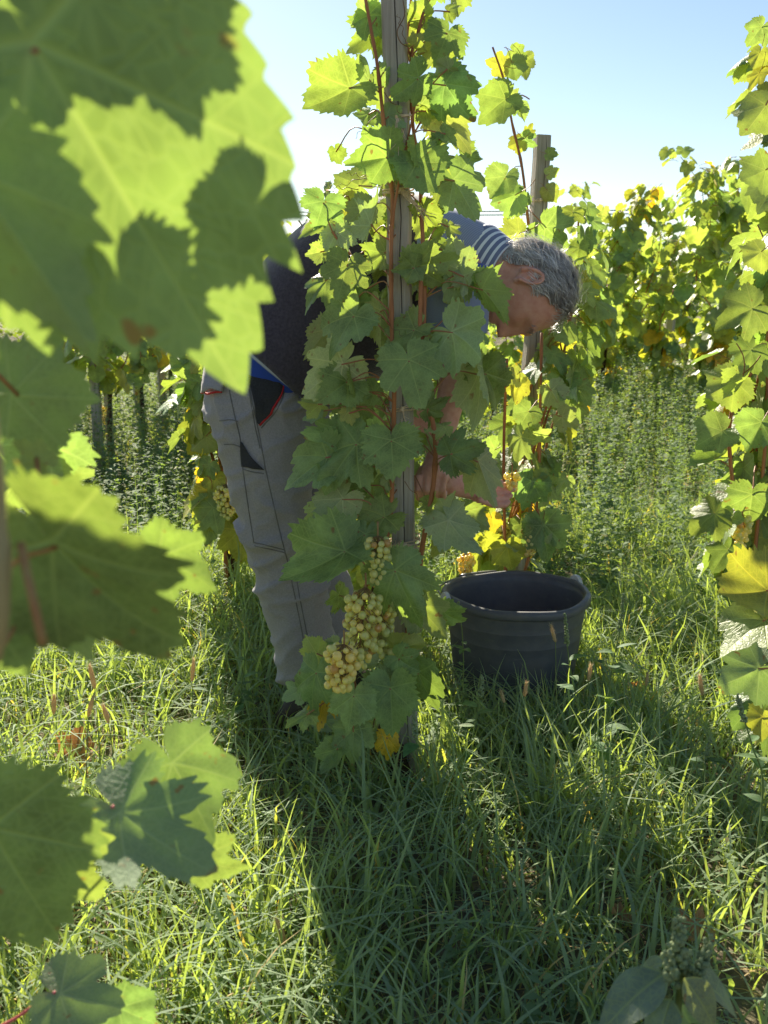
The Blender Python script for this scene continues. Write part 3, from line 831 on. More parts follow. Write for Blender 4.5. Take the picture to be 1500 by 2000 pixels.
# second vine, behind the bucket, with its stake
b2 = at_px(1012, 1150, 3.1)
st_top = P(1059, 265, 3.1); st_bot = P(1010, 1240, 3.1); st_bot.z = -.05
stake('wooden_stake', st_top, st_bot, .043, .042, R(12), 'grey split wooden stake with flat top standing behind the head of the picker', seed=8)
V2 = grow(b2, 1.38, 'grapevine behind the black bucket, being picked by hand', 125, .078, 21, ncane=4, spread=.09, lo=.16, bunches=0, yellow=.16, lean=(.10, 0))
V2.location = b2
o0 = Vector((0, 0, 0))
c2 = [cane(V2, o0, [P(1032, 440, 3.0) - b2, P(1020, 330, 3.0) - b2, P(1000, 240, 3.0) - b2, P(985, 160, 3.0) - b2, P(962, 92, 3.0) - b2], .0042, .0026)]
c2w = [[p + b2 for p in c2[0]]]
H2 = [(992, 190, 930, 236, -.03, 0, 28, 1, LIME, 1.0, 1), (985, 130, 948, 118, .0, 0, 10, -1, YEL, 1.0, 0), (1000, 120, 1010, 160, 0, 0, 10, -1, LIME, 1.1, 3), (1002, 100, 1030, 115, .02, 0, 5, -1, LIME, 1.0, 2),
      (1022, 115, 1034, 158, .02, 0, 20, -1, LIME, .9, 5), (995, 192, 1018, 175, -.02, 0, 30, 1, PALE, .9, 4), (1002, 205, 1026, 220, 0, 0, 30, 1, DARK, .9, 2), (1015, 205, 1022, 238, 0, 0, 30, -1, GREEN, .7, 1), (1018, 275, 990, 288, 0, 0, 20, -1, YEL, 1.1, 3),
      (1022, 270, 1048, 290, 0, 0, 10, 1, GREEN, 1.0, 0), (1030, 262, 1040, 240, 0, 0, 10, -1, LIME, .9, 4), (1070, 300, 1092, 302, .05, 0, 10, 1, GREEN, 1.0, 5), (1072, 340, 1092, 328, .05, 0, 10, -1, LIME, 1.0, 5), (1068, 370, 1086, 396, .05, 0, 10, -1, LIME, 1.0, 1),
      (1062, 440, 1110, 490, -.06, 0, 5, 1, DARK, 1.15, 0), (1018, 455, 968, 470, -.04, 0, 10, -1, LIME, 1.2, 2), (1010, 380, 955, 400, -.04, 0, 20, -1, LIME, 1.0, 3), (990, 340, 960, 390, -.02, 0, 20, 1, GREEN, 1.0, 1), (1020, 400, 985, 380, -.02, 0, 10, 1, DARK, 1.1, 2),
      (1095, 812, 1130, 830, -.10, 0, 20, -1, PALE, 1.2, 0), (1075, 760, 1100, 800, -.08, 0, 10, -1, PALE, 1.0, 3), (1040, 935, 1020, 1000, -.12, 0, -20, 1, GREEN, .9, 1), (1045, 935, 1075, 975, -.12, 0, 10, 1, DARK, 1.0, 2), (1060, 1020, 1105, 1070, -.15, 0, 10, 1, GREEN, 1.1, 0), (1058, 1020, 1075, 1105, -.15, 0, -10, 1, GREEN, .8, 4),
      (1060, 1022, 1042, 1075, -.14, 0, 10, -1, GREEN, .8, 5), (960, 1010, 968, 1040, -.08, 0, 10, -1, GOLD, 1.0, 1), (950, 1050, 975, 1075, -.06, 0, 10, 1, YEL, 1.0, 2), (990, 1065, 1000, 1115, -.10, 0, 0, 1, YEL, 1.1, 3), (1015, 1060, 985, 1065, -.10, 0, 20, -1, LIME, 1.0, 0), (1012, 730, 985, 752, -.10, 0, 10, -1, LIME, 1.1, 5),
      (1015, 748, 1008, 790, -.10, 0, 10, -1, YEL, .9, 0), (1040, 845, 1075, 870, -.12, 0, 40, 1, PALE, 1.0, 2), (1020, 850, 995, 905, -.12, 0, 40, 1, PALE, .9, 4), (1035, 800, 1010, 840, -.10, 0, 10, 1, GREEN, 1.1, 1)]
for h in H2:
    bx, by, tx, ty, dy, dt, tl, sd, tn, wf, v = h
    hero_leaf(V2, b2, bx, by, tx, ty, 3.0 + dy, dt, tl, sd, tn, wf, v, c2w, meshes=MID, pet=False)
for pts in ([(988, 1130), (985, 1000), (984, 880), (986, 800), (990, 700)], [(1050, 1000), (1053, 900), (1055, 800), (1058, 650)], [(1052, 985), (1035, 1080), (1010, 1160)]):
    cane(V2, b2, [P(x, y, 2.95) for x, y in pts], .0052, .0040)
bunch(V2, b2, P(1038, 1000, 2.88), .13, .062, 75, .0092, 31, kind=0, low=True, mixk=.25)
bunch(V2, b2, P(1000, 925, 2.72), .05, .05, 14, .0095, 32, kind=1, low=True)
bunch(V2, b2, P(910, 1080, 3.0), .085, .062, 55, .0085, 33, kind=0, low=True, mixk=.05)
bunch(V2, b2, P(985, 1020, 3.05), .09, .07, 45, .0085, 34, kind=1, low=True)
twine('thin wire like twine round the split stake behind the head', P(1053, 392, 3.1), (st_top - st_bot), .024, [((-1, 0, 0), .02, 2, .1)], 6, 1)

# vine to the left behind the picker
bl = at_px(448, 1190, 3.4)
VL = grow(bl, 1.62, 'grapevine behind the picker on the left with yellow lower leaves and a golden bunch', 150, .085, 23, ncane=3, lo=.20, yellow=.25, spread=.08)
for h in [(405, 850, 372, 880, -.1, 0, 10, -1, LIME, 1.1, 1), (410, 905, 385, 935, -.1, 0, 10, 1, GREEN, 1.0, 2), (415, 960, 398, 1020, -.1, 0, 20, -1, YEL, .9, 0), (470, 1030, 470, 1100, -.12, 0, 0, 1, YEL, 1.0, 3), (398, 1000, 420, 1040, -.08, 0, 0, -1, YEL, 1.0, 1), (490, 1060, 500, 1130, -.1, 0, 15, 1, YEL, .9, 4),
          (400, 690, 375, 730, -.1, 0, 15, -1, LIME, 1.0, 4), (395, 745, 350, 765, -.1, 0, 15, 1, DARK, 1.0, 2), (420, 140, 455, 190, -.1, 0, 10, 1, GREEN, 1.2, 0), (440, 160, 462, 230, -.08, 0, 20, -1, LIME, .9, 1), (410, 150, 380, 130, -.1, 0, 20, 1, GREEN, 1, 2), (400, 140, 445, 130, -.05, 0, 10, -1, LIME, 1.0, 3), (420, 200, 450, 235, -.1, 0, 20, -1, PALE, .9, 4)]:
    bx, by, tx, ty, dy, dt, tl, sd, tn, wf, v = h
    hero_leaf(VL, bl, bx, by, tx, ty, 3.4 + dy, dt, tl, sd, tn, wf, v, None, meshes=MID, pet=False)
cane(VL, bl, [P(455, 880, 3.28), P(452, 980, 3.28), P(440, 1060, 3.28), P(445, 1180, 3.35)], .0052, .0065)
bunch(VL, bl, P(442, 945, 3.25), .12, .095, 85, .0085, 41, kind=0, low=True, mixk=.5)
stl = P(470, 240, 3.45); stlb = P(455, 1230, 3.45); stlb.z = -.05
stake('wooden_stake', stl, stlb, .045, .043, R(4), 'grey stake behind the picker mostly hidden by the vine on the left', seed=18)

# hidden vine added behind the picker to shade the grass in front
VB = grow(ground_pt(-.03, 3.12), 1.34, 'grapevine added as shade directly behind the picker, glimpsed between the leaves of the middle vine', 95, .090, 25, ncane=4, lo=.12, yellow=.06, spread=.15)
VD = grow(ground_pt(.28, 4.85), 1.42, 'grapevine added as shade behind the bucket, between the hands and the middle stake', 150, .095, 28, ncane=4, lo=.12, yellow=.1, spread=.16)  # added farther back to throw shade on the grass at right
# vine on the right edge
br = at_px(1475, 1120, 2.9)
VR = grow(br, 1.80, 'tall leafy grapevine filling the right edge of the picture', 230, .105, 27, ncane=4, lo=.10, yellow=.10, spread=.12, bunches=2, lean=(.10, 0), dens_top=.9, pet=1.15)
for h in [(1500, 200, 1450, 272, -.2, 0, 20, -1, LIME, 1.1, 1), (1490, 50, 1460, 85, -.2, 0, 10, 1, GREEN, 1.1, 2), (1485, 100, 1470, 138, -.2, 0, 10, -1, YEL, .9, 3), (1485, 140, 1462, 178, -.2, 0, 20, -1, YEL, .7, 0), (1475, 600, 1402, 628, -.3, 0, 15, 1, GREEN, 1.2, 0),
          (1440, 740, 1375, 780, -.3, 0, 15, -1, LIME, 1.1, 3), (1455, 730, 1420, 790, -.32, 0, 50, -1, LIME, .7, 6), (1415, 840, 1355, 870, -.3, 0, 30, 1, GREEN, 1.2, 1), (1400, 895, 1340, 905, -.3, 0, 55, 1, LIME, 1.0, 7), (1470, 960, 1460, 1030, -.3, 0, 0, 1, DARK, 1.2, 2), (1400, 1000, 1345, 1040, -.3, 0, 30, 1, DARK, 1.2, 4),
          (1430, 1010, 1400, 1060, -.3, 0, 45, 1, PALE, 1.0, 5), (1425, 1070, 1385, 1115, -.3, 0, 20, 1, DARK, 1.1, 2), (1470, 680, 1430, 720, -.3, 0, 20, 1, DARK, 1.2, 4), (1490, 820, 1460, 880, -.3, 0, 10, 1, DARK, 1.1, 1), (1490, 490, 1450, 520, -.3, 0, 10, -1, LIME, 1.2, 3), (1500, 330, 1440, 360, -.25, 0, 10, -1, LIME, 1.2, 5)]:
    bx, by, tx, ty, dy, dt, tl, sd, tn, wf, v = h
    hero_leaf(VR, br, bx, by, tx, ty, 2.9 + dy, dt, tl, sd, tn, wf, v, None, meshes=MID, pet=False)
for pts in ([(1440, 1120), (1432, 960), (1424, 850), (1440, 770), (1490, 700)], [(1470, 1130), (1480, 1020), (1495, 860), (1500, 700)]):
    cane(VR, br, [P(x, y, 2.75) for x, y in pts], .006, .0045)
bunch(VR, br, P(1450, 1005, 2.62), .09, .06, 40, .0095, 51, kind=1, low=True)

# near vine just outside the right edge, a few of its leaves reach in
bnr = ground_pt(P(1600, 1300, 1.75).x, 1.75)
VNR = empty('grapevine', bnr, 'near grapevine at the lower right edge with one yellow lit leaf and a crinkled leaf', 'grapevine', 'grapevines')
cn = [cane(VNR, bnr, [bnr + Vector((0, 0, -.05)), bnr + Vector((-.03, 0, .25)), P(1545, 1230, 1.75), P(1560, 1000, 1.75), P(1600, 700, 1.8)], .009, .004)]
for h in [(1508, 1152, 1394, 1172, 0, -.03, 26, 1, YEL, 1.0, 1), (1500, 1208, 1408, 1262, -.03, -.04, 34, 1, PALE, 1.0, 5), (1490, 1300, 1402, 1352, .02, 0, 10, -1, GREEN, 1.1, 2), (1500, 1350, 1425, 1420, .05, 0, 20, 1, DARK, 1.1, 4), (1490, 1395, 1478, 1455, -.02, 0, 20, -1, YEL, .9, 3), (1510, 1410, 1440, 1440, .06, 0, 10, 1, DARK, 1.1, 0)]:
    bx, by, tx, ty, dy, dt, tl, sd, tn, wf, v = h
    hero_leaf(VNR, bnr, bx, by, tx, ty, 1.75 + dy, dt, tl, sd, tn, wf, v, cn)

# near vine on the left edge whose big leaves hang out of focus in front of the lens
bnl = ground_pt(P(-120, 1000, .52).x - .05, .55)
VNL = empty('grapevine', bnl, 'near grapevine on the left edge with huge blurred leaves right before the lens', 'grapevine', 'grapevines')
CANE_OLD = simple_mat('pale_cane', (0.42, 0.37, 0.19), .6, .35, scale=60, col2=(0.32, 0.27, 0.13), stretch=(1, 1, .15))
cl = [cane(VNL, bnl, [bnl + Vector((0, 0, -.03)), bnl + Vector((.02, 0, .25)), bnl + Vector((.03, -.02, .5)), P(-60, 1500, .50), P(-4, 1240, .45), P(-8, 1000, .45), P(-24, 820, .45), P(-60, 500, .5), P(-60, 0, .55), P(-60, -500, .6)],   .0052, .0045, sub=6, nodes=.09, mat=CANE_OLD)]
mb = MB(); mb.tube(catmull([P(40, 1060, .45), P(62, 1160, .44), P(85, 1258, .44)], 5), .0022, 7); mb.build('petiole', PETIOLE_G, VNL, bnl)
NEAR = [(24, 20, 484, 785, .45, .03, -4, 1, GREEN, .72, 'F1'), (-90, 300, 190, 680, .41, .02, 10, -1, LIME, .60, 3), (10, 770, 182, 784, .66, .0, 12, -1, LIME, 1.1, 1), (82, 1030, 345, 1350, .50, .03, 30, 1, DARK, .62, 2),
        (55, 1090, 178, 1275, .56, .0, 10, -1, LIME, .8, 0), (300, 1085, 432, 1140, .72, .0, 20, -1, LIME, .95, 4), (-40, 1175, 62, 1325, .52, .0, 0, 1, DARK, .95, 5), (-30, 1110, 42, 1170, .6, 0, 0, -1, LIME, 1.0, 3),
        (222, 1575, 396, 1722, .74, -.02, -28, -1, GREEN, .95, 0), (330, 1480, 420, 1630, .80, .0, 10, -1, GREEN, .9, 2), (365, 1668, 484, 1726, .80, .0, 45, 1, GREEN, .9, 4), (-30, 1600, 118, 1850, .62, .0, 10, 1, DARK, .95, 1), (50, 1650, 192, 1785, .68, .0, 20, 1, GREEN, .9, 2),
        (108, 1938, 240, 1975, .80, .0, -20, -1, GREEN, 1.1, 0), (225, 1965, 318, 2010, .84, .0, 30, 1, GREEN, 1.0, 3), (85, 905, 30, 860, .60, 0, 0, -1, LIME, .8, 2)]
FBIG = leaf_mesh('leaf_blade', 301, n=230, rings=(.2, .4, .58, .74, .87, 1.0), cup=-.08, droop=.08, fold=.08, wave=.03, full=1.0); FBIG.materials.append(LEAF)
for h in NEAR:
    bx, by, tx, ty, Yv, dt, tl, sd, tn, wf, v = h
    tn = (tn[0] * .74, tn[1] * .80, tn[2] * .92)      # darker, cooler tint than on the other vines
    hero_leaf(VNL, bnl, bx, by, tx, ty, Yv, dt, tl, sd, tn, wf, 0 if v == 'F1' else v, cl, pr=.0014, zf=1.0, meshes=[FBIG] * 8 if v == 'F1' else HI, pet=(bx, by) not in ((222, 1575), (108, 1938)))
for pts in ([(222, 1575), (185, 1605), (148, 1636), (60, 1690), (-40, 1720)], [(108, 1938), (65, 1965), (20, 1995), (-60, 2030)]):
    mb = MB(); mb.tube(catmull([P(x, y, .74 if pts[0][0] > 200 else .80) for x, y in pts], 5), .0016, 7)
    mb.build('petiole', simple_mat('petiole_red', (0.52, 0.10, 0.10), .45, .4, scale=40), VNL, bnl)
# leaves added to the same vine, hidden between the sun and the front leaves: they throw the shade on them
for k, (px, py, Yv, t, sz) in enumerate([(260, 640, .47, .11, .055), (140, 90, .46, .10, .05), (470, 490, .47, .11, .045), (330, 110, .47, .14, .05),
                                      (140, 1110, .52, .86, .065), (250, 1160, .52, .82, .07), (320, 1260, .53, .78, .07), (200, 1270, .52, .84, .07), (110, 1200, .52, .8, .06), (40, 1690, .6, .42, .08), (100, 1780, .6, .46, .075), (60, 1600, .6, .38, .07)]):
    c = P(px, py, Yv) + sun_vec * t
    yd = Vector((math.sin(k * 2.1), .15, -.6 + .5 * math.cos(k * 1.3)))
    zd = sun_vec + Vector((.3 * math.sin(k * 3.7), 0, .3 * math.cos(k * 2.9)))
    yd = (yd - zd * yd.dot(zd) / zd.length_squared).normalized()
    leaf_obj(VNL, HI[(k * 3 + 1) % 16], c - yd * sz * .35, yd, zd, sz, 1.0, GREEN, RNG, bnl)


# unseen neighbour added outside the left edge to shade the near leaves
VN2 = grow(ground_pt(-.72, 1.12), 1.95, 'unseen grapevine added as shade just left of the frame, beside the blurred leaves', 120, .085, 33, ncane=3, lo=.12, yellow=.03, spread=.07)
# half-hidden vine a little farther on the left
bml = at_px(-70, 1400, 2.0)
VML = grow(bml, 1.02, 'grapevine half hidden behind the blurred leaves at the left edge', 45, .10, 29, ncane=3, lo=.35, yellow=.05, spread=.08, lean=(-.05, 0))

# ------------------------------------------------------------------ the rows farther back
FAR = [(1180, 8.0, 1.95, 'far grapevine right of the head with a bare dark trunk and the tallest thin shoot'), (1290, 8.8, 1.92, 'far grapevine second to the right of the head, standing under the wires'), (1392, 7.2, 2.05, 'tall far grapevine beside the leafy right edge, rising above the wires'),
       (1128, 10.2, 1.70, 'low far grapevine directly beside the forehead of the picker'), (1235, 11.0, 1.75, 'farthest grapevine between the two trunks to the right of the head'), (1345, 11.2, 1.85, 'farthest grapevine filling the gap left of the tall right one'),
       (1450, 9.0, 2.0, 'far grapevine seen only between the leaves at the right edge'), (1055, 8.6, 1.6, 'far grapevine glowing behind the stake that stands at the head'), (955, 7.6, 1.5, 'far grapevine glowing through the gap above the bucket'), (872, 7.0, 1.35, 'far grapevine glimpsed right of the middle stake below the arm'),
       (205, 6.4, 1.55, 'far grapevine on the left trained on the first pale post'), (275, 7.4, 1.62, 'far grapevine on the left with golden bunches beside the second post'), (335, 8.0, 1.70, 'far grapevine on the left with a crooked dark trunk'), (400, 9.0, 1.75, 'far grapevine right beside the back pocket of the trousers'),
       (120, 8.2, 1.7, 'far grapevine farthest to the left, under the large blurred leaf'), (488, 9.4, 1.86, 'far grapevine whose top shows left of the back of the picker'), (546, 10.0, 1.80, 'far grapevine whose small top peeps over the back of the picker')]
for k, (px, Y, h, lab) in enumerate(FAR):
    x = ray(px, 700).x / ray(px, 700).y * Y
    grow(ground_pt(x, Y), h, lab, 230 if px > 1100 else 115, .110, 100 + k, meshes=LOW, ncane=3, spread=.25, lo=.20 if px > 800 else .34, yellow=.13, dens_top=1.0, trunk_h=.6, bunches=1 if px not in (488, 546, 1450) else 0, berries=28, brad=.012, pet=1.1)
for k, (px, Y, w, top, lab) in enumerate([(188, 6.3, .055, 1.5, 'left one of two pale posts close together on the far left'), (212, 6.6, .05, 1.45, 'right one of two pale posts close together on the far left'), (272, 7.6, .07, 1.4, 'pale wide post in the middle of the far left row'), (318, 8.1, .06, 1.4, 'pale post beside the crooked trunk in the far left row'), (1110, 8.4, .06, 1.35, 'pale post in the far row right of the chin'), (1300, 9.0, .06, 1.4, 'dark post in the far row on the right')]):
    x = ray(px, 800).x / ray(px, 800).y * Y
    stake('trellis_post', Vector((x, Y, top)), Vector((x, Y, -.1)), w, w, R(10 * k), lab, 'posts of the far rows', 60 + k, cat='post')
# rows beyond, one mass of foliage
rgf = np.random.default_rng(77)
nf_ = 26000
row = rgf.integers(0, 9, nf_); yy = 13.5 + row * 2.6 + rgf.normal(0, .22, nf_); xx = rgf.uniform(-1, 1, nf_) * (yy * .45 + 1)
zz = .45 + (1.15 + .35 * np.sin(xx * 3.1 + row * 2) * np.sin(xx * 1.3)) * rgf.random(nf_) ** .8
a_ = rgf.uniform(0, 6.28, nf_); L_ = rgf.uniform(.07, .13, nf_)[:, None]
d_ = np.stack([np.cos(a_), np.sin(a_), -rgf.uniform(.2, 1, nf_)], 1); s_ = np.stack([-np.sin(a_), np.cos(a_), rgf.normal(0, .4, nf_)], 1)
b_ = np.stack([xx, yy, zz], 1)
Vf = np.stack([b_, b_ + d_ * L_ * .45 + s_ * L_ * .55, b_ + d_ * L_, b_ + d_ * L_ * .45 - s_ * L_ * .55], 1).reshape(-1, 3)
fo = obj('distant_vine_rows', mesh_quads('distant_vine_rows', Vf, np.arange(nf_ * 4).reshape(-1, 4)), simple_mat('distant_foliage', (.085, .14, .04), .6, .3, scale=1.5, trans=(.12, .16, .012)))
tag(fo, 'rows of vines far beyond the trellis, reading as one green mass', 'vine rows', kind='stuff')
WIRE = simple_mat('wire_steel', (0.07, 0.07, 0.08), .6, .4)
for k, (py0, py1, lab) in enumerate([(403, 411, 'upper wire of the pair crossing the sky at the height of the back'), (410, 418, 'lower wire of the pair crossing the sky at the height of the back'), (502, 508, 'upper of the two lower wires right of the head'), (512, 518, 'lowest wire crossing the sky right of the head')]):
    a, b = P(-200, py1, 9.2), P(1750, py0, 9.0)
    mb = MB(); pth = [a.lerp(b, t / 24) - Vector((0, 0, .03 * (1 - (t / 12 - 1) ** 2))) for t in range(25)]
    mb.tube(pth, .0050, 4)
    if k == 0:
        for px in (1143, 1165, 522): # wire tensioner knots
            q = min(pth, key=lambda p: abs(p.x - P(px, 405, 9.1).x)); V, F = ball(6, 4); mb.add([q + Vector((v.x * .035, v.y * .006, v.z * .009)) for v in V], F)
    c0 = pth[0].copy()
    o = mb.build('trellis_wire', WIRE, None, c0); o.location = c0
    tag(o, lab, 'wire', 'wires of the far trellis')
# ------------------------------------------------------------------ bucket
PLASTIC = simple_mat('black_plastic', (0.108, 0.110, 0.118), .45, .5, scale=30, col2=(0.075, 0.080, 0.095), bump=.05)
def scuff(m):
    nt = m.node_tree; pr = [n for n in nt.nodes if n.type == 'BSDF_PRINCIPLED'][0]; src = pr.inputs['Base Color'].links[0].from_socket
    tc = [n for n in nt.nodes if n.type == 'TEX_COORD'][0]
    mp = N(nt, 'ShaderNodeMapping'); mp.inputs['Scale'].default_value = (1, 1, 5); mp.inputs['Rotation'].default_value = (.2, .3, 0); nt.links.new(tc.outputs['Object'], mp.inputs[0])
    a_ = noise_n(nt, mp.outputs[0], 14, 8, .75); b_ = noise_n(nt, tc.outputs['Object'], 5, 6, .7)
    c = mix_c(nt, maprange(nt, a_.outputs[0], .58, .72, 0, .55), src, (.20, .20, .19)); c = mix_c(nt, maprange(nt, b_.outputs[0], .50, .72, 0, .55), c, (.16, .13, .09))
    nt.links.new(c, pr.inputs['Base Color']); nt.links.new(maprange(nt, b_.outputs[0], .3, .7, .35, .8), pr.inputs['Roughness'])
scuff(PLASTIC)
GREYPL = simple_mat('grey_plastic', (0.50, 0.50, 0.50), .5, .5, scale=40)
STEEL = simple_mat('handle_wire', (0.10, 0.10, 0.11), .35, .6)
bk = at_px(1002, 1330, 2.70)
BK = empty('bucket', bk, 'large black plastic picking bucket standing in the grass below the hands', 'bucket')
RT, RB, HB = .198, .162, .318
def ring(r, z, n=64, ob=0): return [Vector((r * math.cos(2 * math.pi * k / n), r * math.sin(2 * math.pi * k / n), z)) for k in range(n)]
prof = []
for i in range(15):
    t = i / 14; z = .012 + (HB - .012) * t
    prof.append((RB + (RT - RB) * t, z))
    if i in (9, 11):  # moulded ribs
        prof += [(RB + (RT - RB) * t + .0010, z + .002), (RB + (RT - RB) * t + .0010, z + .004), (RB + (RT - RB) * (t + .02), z + .006)]
prof = [(0.001, .004), (RB - .01, .004), (RB - .002, .006)] + prof
inner = [(RT - .006, HB), (RT - .010, HB - .02)] + [(RB + (RT - RB) * (1 - t) - .007, HB * (1 - t) + .014 * t) for t in [.1, .3, .5, .7, .9, .97]] + [(RB - .02, .013), (.001, .012)]
V, F = loft([ring(r, z) for r, z in prof + inner], cap=True)
obj('shell', mesh_np('shell', V, F), PLASTIC, BK)
rp = [(RT - .006, HB - .004), (RT - .007, HB + .004), (RT - .001, HB + .008), (RT + .008, HB + .006), (RT + .0115, HB - .001), (RT + .0115, HB - .014), (RT + .008, HB - .017), (RT + .003, HB - .014)]
V, F = loft([[p_ + Vector((0, 0, .0035 * math.sin(2.1 * i_ / 10) + .002 * math.sin(i_ * .55))) for i_, p_ in enumerate(ring(r, z))] for r, z in rp + [rp[0]]], cap=False)
obj('rim', mesh_np('rim', V, F), PLASTIC, BK)
for s in (-1, 1):
    an = R(200) if s < 0 else R(28)
    c = Vector((math.cos(an) * (RT + .012), math.sin(an) * (RT + .012), HB - .002))
    t = Vector((-math.sin(an), math.cos(an), 0)); nrm = Vector((math.cos(an), math.sin(an), 0))
    pr_ = [(-.026, -.028), (-.028, -.004), (-.018, .016), (-.008, .024), (.008, .024), (.018, .016), (.028, -.004), (.026, -.028)]
    V = [c + t * a + Vector((0, 0, b)) - nrm * .002 for a, b in pr_] + [c + t * a + Vector((0, 0, b)) + nrm * .010 for a, b in pr_]
    F = [tuple(range(7, -1, -1)), tuple(range(8, 16))] + [(i, (i + 1) % 8, 8 + (i + 1) % 8, 8 + i) for i in range(8)]
    obj('handle_ear', mesh_np('handle_ear', V, F, False), GREYPL, BK)
pth = []
a0, a1 = R(28), R(200)
for i in range(33):
    a = a0 + (a1 - a0) * i / 32; w = math.sin(math.pi * i / 32)
    pth.append(Vector((math.cos(a) * (RT + .014 + .012 * w), math.sin(a) * (RT + .014 + .012 * w), HB + .006 - .012 * w)))
mb = MB(); mb.tube(pth, .0030, 7); mb.tube(pth[13:20], .0095, 10)
mb.build('handle', STEEL, BK)

# ------------------------------------------------------------------ the picker
SKIN = simple_mat('skin', (0.70, 0.39, 0.30), .5, .4, scale=55, col2=(0.60, 0.27, 0.20), bump=.12, sss=.15)
VEST = simple_mat('vest_fleece', (0.055, 0.046, 0.068), .9, .2, scale=160, var=.3, bump=.4, sheen=.55)
TROUSER = simple_mat('trouser_twill', (0.27, 0.255, 0.275), .85, .2, scale=260, var=.14, bump=.25, sheen=.15)
BLACKCLOTH = simple_mat('black_twill', (0.035, 0.035, 0.040), .85, .2, scale=260, bump=.2, sheen=.15)
REDPIPE = simple_mat('red_piping', (0.42, 0.02, 0.025), .7, .3)
STITCH = simple_mat('stitching', (0.15, 0.145, 0.145), .85, .2)
LEATHER = simple_mat('boot_leather', (0.05, 0.035, 0.025), .6, .4, bump=.3)
def shirt_mat():
    m, nt, out = mat_new('striped_jersey'); L = nt.links
    uv = N(nt, 'ShaderNodeUVMap'); uv.uv_map = 'UVMap'
    sep = N(nt, 'ShaderNodeSeparateXYZ'); L.new(uv.outputs[0], sep.inputs[0])
    v = sep.outputs[1]; u = sep.outputs[0]
    fine = math_n(nt, 'ABSOLUTE', math_n(nt, 'SUBTRACT', math_n(nt, 'FRACT', math_n(nt, 'MULTIPLY', v, 130.0)), .5))
    wide = math_n(nt, 'ABSOLUTE', math_n(nt, 'SUBTRACT', math_n(nt, 'FRACT', math_n(nt, 'MULTIPLY', v, 36.0)), .5))
    c = mix_c(nt, maprange(nt, fine, .32, .40, 0, 1), (0.20, 0.245, 0.39), (0.30, 0.35, 0.50))
    hem = mix_c(nt, maprange(nt, wide, .26, .30, 0, 1), (0.10, 0.13, 0.21), (0.42, 0.46, 0.55))
    c = mix_c(nt, maprange(nt, v, .29, .295, 1, 0), c, hem)
    c = mix_c(nt, maprange(nt, v, .108, .112, 1, 0), c, (0.012, 0.050, 0.30))
    tc = N(nt, 'ShaderNodeTexCoord'); nz = noise_n(nt, tc.outputs['Object'], 200, 3)
    pr = N(nt, 'ShaderNodeBsdfPrincipled'); L.new(c, pr.inputs['Base Color']); pr.inputs['Roughness'].default_value = .85
    pr.inputs['Sheen Weight'].default_value = .2
    b = N(nt, 'ShaderNodeBump'); b.inputs['Strength'].default_value = .2; b.inputs['Distance'].default_value = .002
    L.new(nz.outputs[0], b.inputs['Height']); L.new(b.outputs[0], pr.inputs['Normal']); L.new(pr.outputs[0], out.inputs[0])
    return m
SHIRT = shirt_mat()
def collar_mat():
    m, nt, out = mat_new('collar_stripes'); L = nt.links
    uv = N(nt, 'ShaderNodeUVMap'); uv.uv_map = 'UVMap'
    sep = N(nt, 'ShaderNodeSeparateXYZ'); L.new(uv.outputs[0], sep.inputs[0])
    w = math_n(nt, 'ABSOLUTE', math_n(nt, 'SUBTRACT', math_n(nt, 'FRACT', math_n(nt, 'MULTIPLY', sep.outputs[1], 5.0)), .5))
    c = mix_c(nt, maprange(nt, w, .27, .31, 0, 1), (0.16, 0.19, 0.31), (0.74, 0.77, 0.82))
    pr = N(nt, 'ShaderNodeBsdfPrincipled'); L.new(c, pr.inputs['Base Color']); pr.inputs['Roughness'].default_value = .85
    L.new(pr.outputs[0], out.inputs[0]); return m
COLLAR = collar_mat()

YM = 2.50
Yside = Vector((0, 1, 0))
def body_ring(c, t, r_in, r_y, n=40, flat=2.3, up=None):
    """Ring around c, perpendicular to t: r_in within the picture plane, r_y across it."""
    t = t.normalized(); b = Yside - t * Yside.dot(t); b.normalize(); a = b.cross(t)      # a: in-plane normal
    out = []
    for k in range(n):
        an = 2 * math.pi * k / n; ca, sa = math.cos(an), math.sin(an)
        q = (abs(ca) ** flat + abs(sa) ** flat) ** (-1 / flat)
        out.append(c + a * ca * q * r_in + b * sa * q * r_y)
    return out
def station_path(sts, n):
    """sts: (px, py, Y, r_in, r_y) -> smoothly interpolated list of (centre, tangent, r_in, r_y)."""
    pc = catmull([P(s[0], s[1], s[2]) for s in sts], n)
    pr_ = catmull([Vector((s[3], s[4], 0)) for s in sts], n)
    out = []
    for i in range(len(pc)):
        t = pc[min(i + 1, len(pc) - 1)] - pc[max(i - 1, 0)]
        out.append((pc[i], t, pr_[i].x, pr_[i].y))
    return out
def cloth_uv(me, nring, n):
    ul = me.uv_layers.new(name='UVMap')
    for lp in me.loops:
        vi = lp.vertex_index
        ul.data[lp.index].uv = ((vi % n) / n, (vi // n) / max(1, nring - 1))
def wrinkle(V, amp, sc, stretch=(1, 1, 1), seed=0):
    out = []
    for v in V:
        q = Vector((v.x * stretch[0], v.y * stretch[1], v.z * stretch[2])) * sc + Vector((seed, seed, seed))
        out.append(v + noise.noise_vector(q) * amp + noise.noise_vector(q * 2.6) * amp * .35)
    return out

